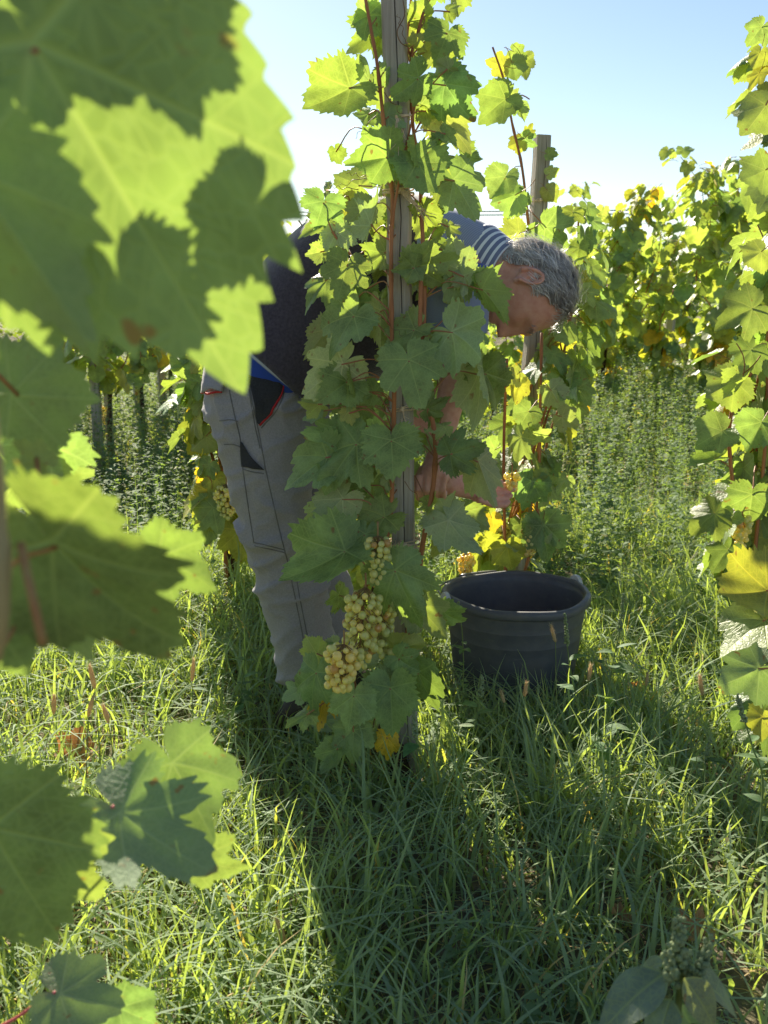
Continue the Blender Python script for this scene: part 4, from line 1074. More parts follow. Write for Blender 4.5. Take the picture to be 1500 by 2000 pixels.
TORSO = [(514, 748, YM, .142, .175), (556, 698, YM, .158, .195), (622, 632, YM, .178, .205), (700, 576, YM, .190, .205), (790, 532, YM - .01, .170, .205), (862, 514, YM - .03, .132, .205), (915, 520, YM - .06, .090, .14), (958, 540, YM - .10, .066, .070)]
root_p = ground_pt(P(600, 1330, YM).x, YM)
MAN = empty('person', root_p, 'man in dark vest, striped shirt and grey work trousers bending down to pick grapes', 'person')

# --- head, in its own frame: f forward (face), u towards the crown, s to his right (towards the camera)
HEAD_C = P(1026, 563, 2.36)
hf = Vector((-.20, -.10, -.975)).normalized()
hu = Vector((.975, -.04, -.20)); hu = (hu - hf * hu.dot(hf)).normalized()
hs = hf.cross(hu).normalized()
if hs.y > 0: hs = -hs
HS = 1.0
def head_pt(nf, ns, nu):
    """Point of the head in (f, s, u) metres for a unit direction."""
    pf, ps, pu = nf * .099, ns * .077, nu * .118
    low = max(0.0, -nu)
    if nf < 0:
        pf *= 1 - .42 * low ** 1.3; pu *= 1 - .30 * low * (-nf)
    ps *= 1 - .34 * low ** 1.4
    if nf > 0: pf *= 1 - .06 * low; ps *= 1 - .05 * nf
    if nu > 0: pu *= .97
    g = lambda x, c, w: math.exp(-((x - c) / w) ** 2)
    front = max(0.0, min(1.0, (nf - .25) / .45))
    if front > 0:
        d = 0
        br = max(0.0, min(1.0, (.022 - pu) / .06)) if pu > -.040 else max(0.0, 1 - (-.040 - pu) / .008)
        d += g(ps, 0, .0115 + .004 * br) * (.004 + .026 * br ** 1.2) * (1 if pu < .03 else max(0, 1 - (pu - .03) / .02))
        d += g(abs(ps), .014, .008) * g(pu, -.036, .009) * .010                 # nostril wings
        d += .0075 * g(pu, .030, .011) * g(ps, 0, .048)                          # brow ridge
        d -= .014 * g(abs(ps), .031, .015) * g(pu, .010, .012)                   # eye sockets
        d += .0065 * g(abs(ps), .031, .011) * g(pu, .006, .008)                  # lids
        d += .009 * g(pu, -.062, .009) * g(ps, 0, .026)                          # upper lip
        d -= .005 * g(pu, -.069, .0035) * g(ps, 0, .026)                         # mouth line
        d += .009 * g(pu, -.076, .008) * g(ps, 0, .022)                          # lower lip
        d -= .004 * g(pu, -.088, .006) * g(ps, 0, .03)
        d += .013 * g(pu, -.102, .015) * g(ps, 0, .026)                          # chin
        d += .006 * g(abs(ps), .052, .018) * g(pu, -.014, .018)                  # cheekbone
        d -= .004 * g(abs(ps), .035, .012) * g(pu, -.05, .02)                    # nasolabial hollow
        d -= .0012 * (math.sin(pu * 420) if .045 < pu < .075 else 0) * g(ps, 0, .05)  # forehead creases
        pf += d * front
    return pf, ps, pu
def head_world(nf, ns, nu, off=0.0):
    f, s, u = head_pt(nf, ns, nu)
    d = Vector((f, s, u)); 
    if off: d = d + d.normalized() * off
    return HEAD_C + (hf * d.x + hs * d.y + hu * d.z) * HS
def frame(f, s, u): return HEAD_C + (hf * f + hs * s + hu * u) * HS

SK = MB()      # everything that becomes the one continuous body
NU, NV = 110, 84
V = []; F = []
for i in range(NV + 1):
    el = math.pi * (i / NV - .5)
    for k in range(NU):
        az = 2 * math.pi * k / NU
        V.append(head_world(math.cos(el) * math.cos(az), math.cos(el) * math.sin(az), math.sin(el)))
for i in range(NV):
    for k in range(NU):
        k2 = (k + 1) % NU
        F.append((i * NU + k, i * NU + k2, (i + 1) * NU + k2, (i + 1) * NU + k))
SK.add(V, F)
# ears
for sd in (1, -1):
    EC = (-.012, .076, -.004)
    rim = []
    for k in range(19):
        t = k / 18; a = R(-50) + t * R(285)
        rim.append(frame(EC[0] - .016 * math.cos(a) * 1.0 - .004, sd * (EC[1] + .010 + .006 * math.sin(a * .5)), EC[2] + .030 * math.sin(a)))
    SK.tube(rim, [.0040 + .0016 * (1 - t / 18) for t in range(19)], 7)
    V, F = ball(12, 8)
    SK.add([frame(EC[0] - .002 + v.x * .016, sd * (EC[1] + .002 + v.y * .006), EC[2] + v.z * .027) for v in V], F)
    SK.add([frame(EC[0] + .010 + v.x * .008, sd * (EC[1] + .006 + v.y * .005), EC[2] - .026 + v.z * .010) for v in V], F)
    SK.tube([frame(EC[0] + .002, sd * (EC[1] + .009), EC[2] + .020), frame(EC[0] - .006, sd * (EC[1] + .011), EC[2]), frame(EC[0] + .003, sd * (EC[1] + .009), EC[2] - .016)], .0032, 6)
def capsule(p0, p1, r0, r1, n=14, sub=8):
    pth = []; rad = []
    d = (p1 - p0); L_ = d.length; d.normalize()
    for k in range(5): a = R(90 * (1 - k / 5)); pth.append(p0 - d * r0 * math.sin(a)); rad.append(max(.0006, r0 * math.cos(a)))
    for k in range(sub + 1): t = k / sub; pth.append(p0 + d * L_ * t); rad.append(r0 + (r1 - r0) * t)
    for k in range(1, 6): a = R(90 * k / 5); pth.append(p1 + d * r1 * math.sin(a)); rad.append(max(.0006, r1 * math.cos(a)))
    SK.tube(pth, rad, n)
# neck and trunk (inside the clothes), pelvis, legs
neck_a = P(925, 532, YM - .08); neck_b = frame(-.030, 0, -.055)
capsule(neck_a, neck_b, .066, .058)
for i in range(len(TORSO) - 2):
    a, b = TORSO[i], TORSO[i + 1]
    for sy in (-1, 1):
        capsule(P(a[0], a[1], a[2] + sy * .055), P(b[0], b[1], b[2] + sy * .05), min(a[3] * .78, .13), min(b[3] * .78, .13))
LEGN = [(512, 800, YM - .10), (548, 1050, YM - .11), (600, 1300, YM - .11)]
LEGF = [(540, 800, YM + .10), (606, 1040, YM + .12), (640, 1270, YM + .13)]
for lg in (LEGN, LEGF):
    h, k, a = [P(*q) for q in lg]
    capsule(h, k, .080, .058); capsule(k, a, .056, .042)
# arms
SHN = P(893, 528, YM - .20); ELN = P(893, 722, YM - .20); WRN = P(858, 880, YM - .22)
capsule(SHN, ELN, .056, .040); capsule(ELN, WRN, .038, .025)
SHF = P(880, 528, YM + .18); ELF = P(800, 735, YM + .22); WRF = P(884, 945, YM + .14)
capsule(SHF, ELF, .058, .046); capsule(ELF, WRF, .046, .033)
# near hand: closed round the cane it steadies
YH = YM - .26
capsule(WRN, P(846, 925, YH), .027, .030); capsule(P(834, 928, YH), P(862, 932, YH), .021, .019)
for k, (x0, r_) in enumerate([(816, .0078), (833, .0082), (850, .0082), (866, .0074)]):
    a = P(x0 + 2, 932, YH - .020); b = P(x0 - 1, 957, YH - .028); c = P(x0 + 1, 972, YH - .008); d = P(x0 + 4, 962, YH + .012)
    capsule(a, b, r_ * 1.05, r_, 10, 3); capsule(b, c, r_, r_ * .92, 10, 3); capsule(c, d, r_ * .92, r_ * .8, 10, 3)
a, b, c = P(826, 918, YH + .012), P(814, 940, YH + .004), P(822, 962, YH - .012)
capsule(a, b, .0115, .0105, 10, 3); capsule(b, c, .0105, .0085, 10, 3)
# far hand: open, reaching right under the bunch
YG = YM + .16
capsule(WRF, P(940, 958, YG + .02), .032, .030); capsule(P(925, 944, YG + .02), P(935, 974, YG + .01), .024, .022)
for k in range(4):
    y0 = 946 + 10 * k; z_ = YG + .03 - .018 * k
    a = P(938, y0, z_); b = P(965, y0 + 4 + 2 * k, z_ + .02); c = P(986, y0 + 2 + 3 * k, z_ + .04); d = P(1003 - 5 * abs(k - 1), y0 - 4 + 3 * k, z_ + .05)
    capsule(a, b, .0102, .0096, 10, 3); capsule(b, c, .0096, .0088, 10, 3); capsule(c, d, .0088, .0074, 10, 3)
a, b, c = P(905, 938, YG - .01), P(940, 934, YG - .03), P(978, 942, YG - .02)
capsule(a, b, .0135, .0115, 10, 3); capsule(b, c, .0115, .0088, 10, 3)

def remeshed(V, F, voxel, smooth_n, name):
    me = mesh_np(name + '_raw', V, F)
    o = bpy.data.objects.new(name + '_raw', me); COL.objects.link(o)
    md = o.modifiers.new('r', 'REMESH'); md.mode = 'VOXEL'; md.voxel_size = voxel
    if smooth_n:
        sm = o.modifiers.new('s', 'SMOOTH'); sm.iterations = smooth_n; sm.factor = .5
    dg = bpy.context.evaluated_depsgraph_get()
    ev = o.evaluated_get(dg)
    nm = bpy.data.meshes.new_from_object(ev)
    bpy.data.objects.remove(o); bpy.data.meshes.remove(me)
    nm.name = name
    nm.polygons.foreach_set('use_smooth', [True] * len(nm.polygons))
    return nm
bm_ = remeshed([v - root_p for v in SK.V], SK.F, .0036, 2, 'body')
obj('body', bm_, SKIN, MAN)

# --- trousers: pelvis and two legs grown together
TR = MB()
def leg_loft(sts, n=28):
    st = station_path(sts, 8)
    V, F = loft([body_ring(c, t, a, b, n, 2.1) for c, t, a, b in st]); TR.add(V, F)
leg_loft([(522, 745, YM - .085, .118, .110), (512, 800, YM - .10, .124, .112), (518, 880, YM - .105, .110, .105), (536, 985, YM - .11, .092, .096), (556, 1080, YM - .11, .083, .090), (578, 1180, YM - .11, .078, .086), (596, 1270, YM - .11, .076, .084), (604, 1318, YM - .11, .078, .086)])
leg_loft([(535, 745, YM + .085, .118, .110), (540, 800, YM + .10, .122, .112), (566, 900, YM + .11, .106, .105), (598, 1010, YM + .12, .092, .096), (618, 1110, YM + .13, .083, .090), (634, 1210, YM + .13, .080, .086), (642, 1292, YM + .13, .080, .086)])
st = station_path([(500, 830, YM, .105, .165), (506, 780, YM, .128, .185), (520, 735, YM, .135, .185), (540, 706, YM, .130, .180)], 6)
V, F = loft([body_ring(c, t, a, b, 40, 2.4) for c, t, a, b in st]); TR.add(V, F)
tm = remeshed(TR.V, TR.F, .0065, 6, 'trousers')
co = np.zeros(len(tm.vertices) * 3, dtype=np.float32); tm.vertices.foreach_get('co', co); co = co.reshape(-1, 3)
hgt = 1.0
nc = []
for v in co:
    v = Vector(v)
    low = max(0, min(1, (.55 - v.z) / .5)); top_ = max(0, min(1, (v.z - .65) / .25))
    amp = .008 + .010 * low + .004 * top_
    q = Vector((v.x * 4.5 + v.z * 3.0, v.y * 6, v.z * 11 - v.x * 5))
    rdg = 1 - abs(noise.noise(Vector((v.x * 9 + v.z * 7, v.y * 5, v.z * 16 - v.x * 9)))) * 2.2
    rdg2 = 1 - abs(noise.noise(Vector((v.x * 20 - v.z * 11, v.y * 9 + 4, v.z * 24 + v.x * 12)))) * 2.2
    knee = math.exp(-((v.z - .50) / .13) ** 2) + .45 * math.exp(-((v.z - .13) / .12) ** 2) + .7 * math.exp(-((v.z - .84) / .08) ** 2)
    out_ = Vector((v.x - (-.26 + (.95 - v.z) * .13), v.y - (YM + (-.11 if v.y < YM else .12)), 0)).normalized()
    nc.append(v + noise.noise_vector(q) * amp + out_ * (max(0, rdg) ** 2 * .013 + max(0, rdg2) ** 2 * .004) * (.35 + knee))
tm.vertices.foreach_set('co', np.array([tuple(v - root_p) for v in nc], dtype=np.float32).ravel()); tm.update()
TROU = obj('trousers', tm, TROUSER, MAN)
bvh = BVHTree.FromPolygons([tuple(v) for v in nc], [tuple(p.vertices) for p in tm.polygons])
def on_cloth(px, py, off=.003, tree=bvh):
    d = ray(px, py).normalized()
    h = tree.ray_cast(CAMPOS, d)
    if h[0] is None: return None
    n = h[1] if h[1].dot(d) < 0 else -h[1]
    return h[0] + n * off
def cloth_line(name, pts, r, mat, sub=8, parent=None, off=.0005):
    pp = catmull([Vector((x, y, 0)) for x, y in pts], sub)
    q = [on_cloth(p.x, p.y, off) for p in pp]; q = [p for p in q if p is not None]
    if len(q) > 2:
        mb = MB(); mb.tube(q, r, 6); return mb.build(name, mat, parent or TROU, root_p)
def cloth_patch(name, left, right, mat, nu=10, off=.003, thick=.003, parent=None, sub=6):
    """Cloth panel between two edge curves, laid on the trousers."""
    l = catmull([Vector((x, y, 0)) for x, y in left], sub); r = catmull([Vector((x, y, 0)) for x, y in right], sub)
    m = min(len(l), len(r)); V = []; ok = True
    for i in range(m):
        for k in range(nu + 1):
            p = l[i].lerp(r[i], k / nu); q = on_cloth(p.x, p.y, off)
            if q is None: q = V[-1] if V else None
            if q is None: ok = False; break
            V.append(q)
        if not ok: return None
    F = [(i * (nu + 1) + k, i * (nu + 1) + k + 1, (i + 1) * (nu + 1) + k + 1, (i + 1) * (nu + 1) + k) for i in range(m - 1) for k in range(nu)]
    me = mesh_np(name, [v - root_p for v in V], F); o = obj(name, me, mat, parent or TROU)
    md = o.modifiers.new('t', 'SOLIDIFY'); md.thickness = thick; md.offset = -1
    return o
cloth_patch('pocket_panel', [(484, 722), (488, 752), (496, 790), (503, 826)], [(551, 736), (549, 765), (534, 797), (507, 829)], BLACKCLOTH)
cloth_line('piping', [(552, 732), (550, 766), (535, 798), (507, 830)], .0028, REDPIPE, off=.004)
cloth_patch('pocket_panel', [(470, 862), (471, 885), (474, 912)], [(474, 864), (492, 893), (517, 918)], BLACKCLOTH, off=.0025)
fl = cloth_patch('pocket_flap', [(412, 714), (408, 738), (404, 762)], [(452, 722), (448, 742), (438, 765)], TROUSER, off=.011, thick=.006)
cloth_line('piping', [(402, 764), (420, 768), (438, 766)], .0026, REDPIPE, off=.011)
for ln in ([(482, 720), (490, 775), (502, 828), (512, 880), (519, 918), (533, 980), (548, 1045), (560, 1090), (577, 1170), (590, 1235), (598, 1290)], [(486, 760), (497, 826), (508, 876)], [(448, 762), (458, 810), (470, 862), (474, 912), (485, 990), (496, 1060)], [(429, 822), (450, 820), (464, 823)], [(438, 868), (455, 868), (470, 873)],
           [(496, 1060), (525, 1066), (556, 1074)], [(497, 1066), (526, 1072), (558, 1080)], [(476, 917), (495, 922), (515, 925)], [(556, 742), (554, 770), (540, 802), (510, 836)], [(572, 1090), (586, 1170), (600, 1240)]):
    cloth_line('seam', ln, .0013, STITCH)
# boots
for (x, y, Yb) in ((606, 1330, YM - .11), (644, 1306, YM + .13)):
    a = P(x, y, Yb); a.z = 0
    rg_ = []
    for i, (fx, w, h) in enumerate([(-.09, .020, .05), (-.075, .036, .075), (-.02, .042, .12), (.04, .042, .11), (.09, .046, .08), (.15, .048, .06), (.185, .036, .045), (.20, .012, .03)]):
        rg_.append([a + Vector((fx, w * math.sin(2 * math.pi * k / 14), h / 2 + h / 2 * math.cos(2 * math.pi * k / 14) + .004)) for k in range(14)])
    V, F = loft(rg_); obj('boot', mesh_np('boot', [v - root_p for v in V], F), LEATHER, MAN)

# --- shirt, vest
st = station_path([(500, 768, YM, .148, .186)] + TORSO[1:6] + [(915, 518, YM - .06, .102, .150), (952, 536, YM - .09, .080, .085)], 8)
rings = []
for i, (c, t, a, b) in enumerate(st):
    k = 1.045 if i > 6 else 1.03 + .02 * (6 - i) / 6
    rings.append(body_ring(c, t, a * k, b * k, 44, 2.3))
V, F = loft(rings, cap=False); V = wrinkle(V, .0045, 9, seed=3)
me = mesh_np('shirt', [v - root_p for v in V], F); cloth_uv(me, len(rings), 44); obj('shirt', me, SHIRT, MAN)
# short sleeves
for (a, b, r0, r1) in ((SHN, SHN.lerp(ELN, .62), .078, .068), (SHF, SHF.lerp(ELF, .62), .078, .068)):
    d = (b - a); rr = []
    for i in range(9):
        t = i / 8 * 1.1 - .1; cc = a + d * t; r = r0 + (r1 - r0) * t - (.02 if i == 0 else 0)
        x = d.normalized().orthogonal().normalized(); y = d.normalized().cross(x)
        rr.append([cc + (x * math.cos(6.2832 * k / 24) + y * math.sin(6.2832 * k / 24)) * r for k in range(24)])
    V, F = loft(rr, cap=False); V = wrinkle(V, .004, 12, seed=5)
    me = mesh_np('sleeve', [v - root_p for v in V], F); cloth_uv(me, 9, 24); obj('sleeve', me, SHIRT, MAN)
st = station_path([(546, 708, YM, .158, .197)] + TORSO[2:5] + [(838, 518, YM - .02, .150, .207), (872, 514, YM - .035, .127, .200)], 9)
rings = [body_ring(c, t, a * 1.085, b * 1.075, 48, 2.3) for c, t, a, b in st]
V, F = loft(rings, cap=False); V = wrinkle(V, .007, 5.0, seed=8)
me = mesh_np('vest', [v - root_p for v in V], F); o = obj('vest', me, VEST, MAN)
md = o.modifiers.new('t', 'SOLIDIFY'); md.thickness = .005; md.offset = 1
EDGE = simple_mat('vest_binding', (0.30, 0.36, 0.50), .8, .2)
mb = MB(); ring_ = [v for v in V[-48:]]; mb.tube(ring_ + [ring_[0]], .0026, 6); mb.build('vest_binding', EDGE, MAN, root_p)
# collar: folded band round the neck
ca, cb = P(926, 515, YM - .085), P(982, 542, YM - .125)
d = cb - ca; rr = []
for i in range(8):
    t = i / 7; c = ca.lerp(cb, t)
    rr.append(body_ring(c, d, (.096 - .020 * t), .090 - .018 * t, 40, 2.1))
V, F = loft(rr, cap=False); V = wrinkle(V, .003, 12, seed=2)
me = mesh_np('collar', [v - root_p for v in V], F); cloth_uv(me, 8, 40); o = obj('collar', me, COLLAR, MAN)
md = o.modifiers.new('t', 'SOLIDIFY'); md.thickness = .003; md.offset = 1

# --- hair: a thin cap with a few thousand locks laid over it, brows
HAIRM = None
def hair_mat():
    m, nt, out = mat_new('grey_hair'); L = nt.links
    at = N(nt, 'ShaderNodeAttribute'); at.attribute_name = 'tint'
    c = N(nt, 'ShaderNodeValToRGB'); L.new(at.outputs['Fac'], c.inputs[0])
    e = c.color_ramp.elements; e[0].position = 0; e[0].color = (.07, .065, .062, 1); e[1].position = 1; e[1].color = (.72, .71, .70, 1)
    k = c.color_ramp.elements.new(.45); k.color = (.27, .26, .255, 1)
    pr = N(nt, 'ShaderNodeBsdfPrincipled'); L.new(c.outputs[0], pr.inputs['Base Color']); pr.inputs['Roughness'].default_value = .42
    tb = N(nt, 'ShaderNodeBsdfTranslucent'); tb.inputs[0].default_value = (.16, .14, .12, 1)
    ad = N(nt, 'ShaderNodeAddShader'); L.new(pr.outputs[0], ad.inputs[0]); L.new(tb.outputs[0], ad.inputs[1])
    L.new(ad.outputs[0], out.inputs[0]); return m
HAIRM = hair_mat()
def in_hair(f, s, u):
    """Hairline in head coordinates: forehead high up, sideburn before the ear, down to the nape behind it."""
    s = abs(s)
    edge = .006 * math.sin(s * 160) + .004 * math.sin(s * 410 + 1)
    if f > .030 + edge: return u > .080 + .35 * (f - .030) + .10 * s
    if f > .008: return u > .012 + edge
    if f > -.010: return u > .016
    if f > -.034: return u > .030 if s > .05 else u > -.02
    return u > -.075 + .25 * (f + .034)
hv, hface, htint = [], [], []
rg = random.Random(5)
cnt = 0
while cnt < 7000:
    z = rg.uniform(-1, 1); a = rg.uniform(0, 6.2832); q = math.sqrt(1 - z * z)
    nf, ns, nu = q * math.cos(a), q * math.sin(a), z
    f, s, u = head_pt(nf, ns, nu)
    if not in_hair(f, s, u): continue
    cnt += 1
    n = Vector((f / .0098, s / .006, u / .0139)).normalized()
    w1 = noise.noise(Vector((f * 30, s * 30, u * 30))); w2 = noise.noise(Vector((f * 30 + 9, s * 30, u * 30 + 4)))
    flow = Vector((-.80, .15 * (1 if s > 0 else -1), -.62)) + Vector((.35 * w1, .3 * w2, .35 * w2)) + Vector((rg.gauss(0, .22), rg.gauss(0, .22), rg.gauss(0, .22)))
    if f > .03: flow += Vector((.2, 0, -.25))
    flow = (flow - n * flow.dot(n)).normalized()
    Lh = rg.uniform(.028, .05) * (.6 if u < -.02 else 1)
    sd = n.cross(flow)
    tn = min(1, max(0, .45 + .5 * w1 + rg.gauss(0, .2) + (.15 if u < .03 else 0)))
    base = Vector((f, s, u)); lift = rg.uniform(.003, .015)
    if cnt % 18 == 0: lift = rg.uniform(.015, .032); Lh *= 1.3
    prev = len(hv)
    wd = rg.uniform(.0006, .0012)
    for j in range(5):
        t = j / 4
        p = base + flow * Lh * t + n * (.0015 + lift * math.sin(t * 2.4) - .35 * (Lh * t) ** 2 / .095) + sd * .004 * math.sin(t * 4 + w1 * 6)
        # keep outside of the skull
        e = math.sqrt((p.x / .101) ** 2 + (p.y / .079) ** 2 + (p.z / .117) ** 2)
        if e < 1.02: p = p * (1.02 / e)
        ww = wd * (1 - .75 * t)
        for sg in (-1, 1):
            pp = p + sd * ww * sg
            hv.append(HEAD_C + (hf * pp.x + hs * pp.y + hu * pp.z) * HS - root_p); htint.append(tn)
    for j in range(4):
        b = prev + 2 * j; hface.append((b, b + 1, b + 3, b + 2))
# cap under the locks
NC = 72
capi = {}
for i in range(NC + 1):
    el = math.pi * (i / NC - .5)
    for k in range(NC):
        az = 2 * math.pi * k / NC
        d = (math.cos(el) * math.cos(az), math.cos(el) * math.sin(az), math.sin(el))
        if in_hair(*head_pt(*d)):
            capi[(i, k)] = len(hv); hv.append(head_world(*d, off=.0025) - root_p); htint.append(.30)
for (i, k) in list(capi):
    q = [(i, k), (i, (k + 1) % NC), (i + 1, (k + 1) % NC), (i + 1, k)]
    if all(x in capi for x in q): hface.append(tuple(capi[x] for x in q))
me = mesh_np('hair', hv, hface)
at = me.attributes.new('tint', 'FLOAT', 'POINT'); at.data.foreach_set('value', htint)
obj('hair', me, HAIRM, MAN)
for sd in (1, -1):
    bv, bf, bt = [], [], []
    for j in range(130):
        s = rg.uniform(.014, .050); u = .030 + rg.gauss(0, .0035) - .10 * max(0, s - .036)
        f = .094 - 7.0 * (s - .010) ** 2 * 1.6
        p0 = Vector((f + .004, sd * s, u)); d = Vector((.003, sd * .010, .004 + rg.gauss(0, .003)))
        b = len(bv)
        for t in (0, 1):
            for w in (-.0005, .0005): bv.append(frame(*(p0 + d * t + Vector((.001, 0, w)))) - root_p); bt.append(.5 + rg.gauss(0, .2))
        bf.append((b, b + 1, b + 3, b + 2))
    me = mesh_np('eyebrow', bv, bf); at = me.attributes.new('tint', 'FLOAT', 'POINT'); at.data.foreach_set('value', bt)
    obj('eyebrow', me, HAIRM, MAN)
# ------------------------------------------------------------------ grass and weeds
def blade_mat(name, ramp, trans, t=0.5, rough=.72):
    m, nt, out = mat_new(name); L = nt.links
    at = N(nt, 'ShaderNodeAttribute'); at.attribute_name = 'tint'
    c = N(nt, 'ShaderNodeValToRGB'); L.new(at.outputs['Fac'], c.inputs[0])
    e = c.color_ramp.elements
    e[0].position = ramp[0][0]; e[0].color = (*ramp[0][1], 1); e[1].position = ramp[-1][0]; e[1].color = (*ramp[-1][1], 1)
    for p, cc in ramp[1:-1]:
        k = e.new(p); k.color = (*cc, 1)
    pr = N(nt, 'ShaderNodeBsdfPrincipled'); L.new(c.outputs[0], pr.inputs['Base Color']); pr.inputs['Roughness'].default_value = rough
    pr.inputs['Specular IOR Level'].default_value = .10
    tb = N(nt, 'ShaderNodeBsdfTranslucent')
    L.new(mix_c(nt, 1.0, c.outputs[0], trans, 'MULTIPLY'), tb.inputs[0])
    ad = N(nt, 'ShaderNodeAddShader'); L.new(pr.outputs[0], ad.inputs[0]); L.new(tb.outputs[0], ad.inputs[1])
    L.new(ad.outputs[0], out.inputs[0]); return m
GRASS = blade_mat('grass_blade', [(0, (.155, .200, .150)), (.45, (.160, .215, .125)), (.72, (.185, .230, .095)), (.80, (.30, .23, .11)), (1, (.40, .31, .18))], (1.35, 1.3, .28))
WEED = blade_mat('weed_leaf', [(0, (.090, .135, .075)), (.6, (.105, .150, .078)), (.85, (.13, .165, .080)), (1, (.27, .20, .10))], (1.3, 1.3, .35), rough=.75)

def gzn(x, y): return 0.025 * np.sin(x * 1.7 + 0.6) * np.cos(y * 1.3) + 0.012 * np.sin(x * 5.1 + y * 3.3)
def patch(x, y): return .5 + .5 * np.sin(x * 2.3 + 1.1 * np.sin(y * 1.9)) * np.sin(y * 2.9 + 1.3 * np.sin(x * 1.5 + 2))
def blades(rg, x, y, h, w, bend, tint, nseg=5, az=None, z0=None, flat=0.0):
    n = len(x)
    az = rg.uniform(0, 2 * np.pi, n) if az is None else az
    d = np.stack([np.cos(az), np.sin(az), np.zeros(n)], 1)
    tw = az + np.pi / 2 + rg.normal(0, .5, n)
    sd = np.stack([np.cos(tw), np.sin(tw), np.zeros(n)], 1)
    t = np.linspace(0, 1, nseg + 1)
    base = np.stack([x, y, gzn(x, y) - .01 if z0 is None else z0], 1)
    lean = rg.uniform(.02, .30, n)
    hor = lean[:, None] * t[None] + bend[:, None] * t[None] ** 2.2
    ver = t[None] * (1 - flat) - .55 * np.minimum(bend[:, None], 1.6) * t[None] ** 3
    wob = rg.normal(0, .03, n)[:, None] * np.sin(t * 5)[None]
    c = base[:, None, :] + h[:, None, None] * (d[:, None, :] * hor[..., None] + sd[:, None, :] * wob[..., None] + np.array([0, 0, 1.0]) * ver[..., None])
    wd = w[:, None] * np.interp(t, [0, .25, .6, 1], [.7, 1, .8, .04])[None] * .5
    L_ = c - sd[:, None, :] * wd[..., None]; R_ = c + sd[:, None, :] * wd[..., None]
    V = np.stack([L_, R_], 2).reshape(n, -1, 3)          # (n, 2(nseg+1), 3)
    k = 2 * (nseg + 1)
    q = np.array([[2 * i, 2 * i + 1, 2 * i + 3, 2 * i + 2] for i in range(nseg)])
    Q = (np.arange(n)[:, None, None] * k + q[None]).reshape(-1, 4)
    T = np.repeat(tint, k)
    return V.reshape(-1, 3), Q, T
def stuff(name, parts, mat, label):
    Vs, Qs, Ts, o = [], [], [], 0
    for V, Q, T in parts:
        Vs.append(V); Qs.append(Q + o); Ts.append(T); o += len(V)
    me = mesh_quads(name, np.concatenate(Vs), np.concatenate(Qs), True)
    at = me.attributes.new('tint', 'FLOAT', 'POINT'); at.data.foreach_set('value', np.concatenate(Ts).astype(np.float32))
    return tag(obj(name, me, mat), label, 'grass', kind='stuff')
def scatter(rg, n, y0, y1, margin=.35):
    y = np.sqrt(rg.uniform(y0 * y0, y1 * y1, n)); x = rg.uniform(-1, 1, n) * (y * .41 + margin)
    return x, y
rg = np.random.default_rng(12)
parts = []
# main sward, in tufts
nt_ = 6600
tx, ty = scatter(rg, nt_, .75, 5.0)
k = np.repeat(np.arange(nt_), 8)
x = tx[k] + rg.normal(0, .022, len(k)); y = ty[k] + rg.normal(0, .022, len(k))
pt = patch(x, y)
th = (.6 + .7 * rg.random(nt_))[k]
h = (.10 + .13 * pt) * th * rg.uniform(.5, 1.25, len(k))
near_post = np.exp(-(((x - .05) / .9) ** 2 + ((y - 1.7) / .5) ** 2))
h *= 1 + .35 * near_post
bare = np.sin(x * 4.3 + 2 * np.sin(y * 3.1)) * np.sin(y * 5.2 + 1.7 * np.sin(x * 2.7 + 1))
keep = (np.hypot(x - bk.x, y - bk.y) > .165) & ((bare < .25) | (rg.random(len(x)) < .4))
x, y, h, k = x[keep], y[keep], h[keep], k[keep]
tt = np.clip(rg.normal(.42, .13, nt_)[k] + rg.normal(0, .08, len(k)), 0, .74); dry = rg.random(len(k)) < .03; tt[dry] = rg.uniform(.8, 1, dry.sum())
aza = rg.uniform(0, 6.28, nt_)[k] + rg.normal(0, 1.0, len(k))
parts.append(blades(rg, x, y, h, rg.uniform(.003, .0072, len(x)), rg.gamma(2.0, .28, len(x)), tt, 5, aza))
# long blades standing out
n = 4200; x, y = scatter(rg, n, 1.0, 3.6)
kp = np.hypot(x - bk.x, y - bk.y) > .17; x, y = x[kp], y[kp]; n = len(x)
parts.append(blades(rg, x, y, rg.uniform(.18, .34, n) * (.65 + .5 * patch(x, y)), rg.uniform(.005, .0095, n), rg.gamma(2.2, .30, n), np.clip(rg.normal(.35, .14, n), 0, .74), 7))
# taller grass standing round the bucket
n = 520; x = rg.uniform(bk.x - .32, bk.x + .36, n); y = rg.uniform(bk.y - .48, bk.y - .20, n)
parts.append(blades(rg, x, y, rg.uniform(.12, .26, n), rg.uniform(.004, .008, n), rg.gamma(2.2, .25, n), np.clip(rg.normal(.4, .16, n), 0, .74), 6))
# dry litter lying on the soil
n = 6000; x, y = scatter(rg, n, .8, 4.5)
parts.append(blades(rg, x, y, rg.uniform(.05, .15, n), rg.uniform(.0015, .004, n), rg.uniform(.7, 1.3, n), rg.uniform(.78, 1, n), 3, flat=.85, z0=gzn(x, y) + rg.uniform(.002, .03, n)))
# farther sward
n = 30000; x, y = scatter(rg, n, 4.4, 13, .5)
parts.append(blades(rg, x, y, rg.uniform(.08, .22, n), rg.uniform(.005, .010, n), rg.gamma(2.0, .25, n), np.clip(rg.normal(.5, .16, n), 0, 1), 3))
stuff('grass', parts, GRASS, 'long green and yellowing grass covering the ground between the vines')

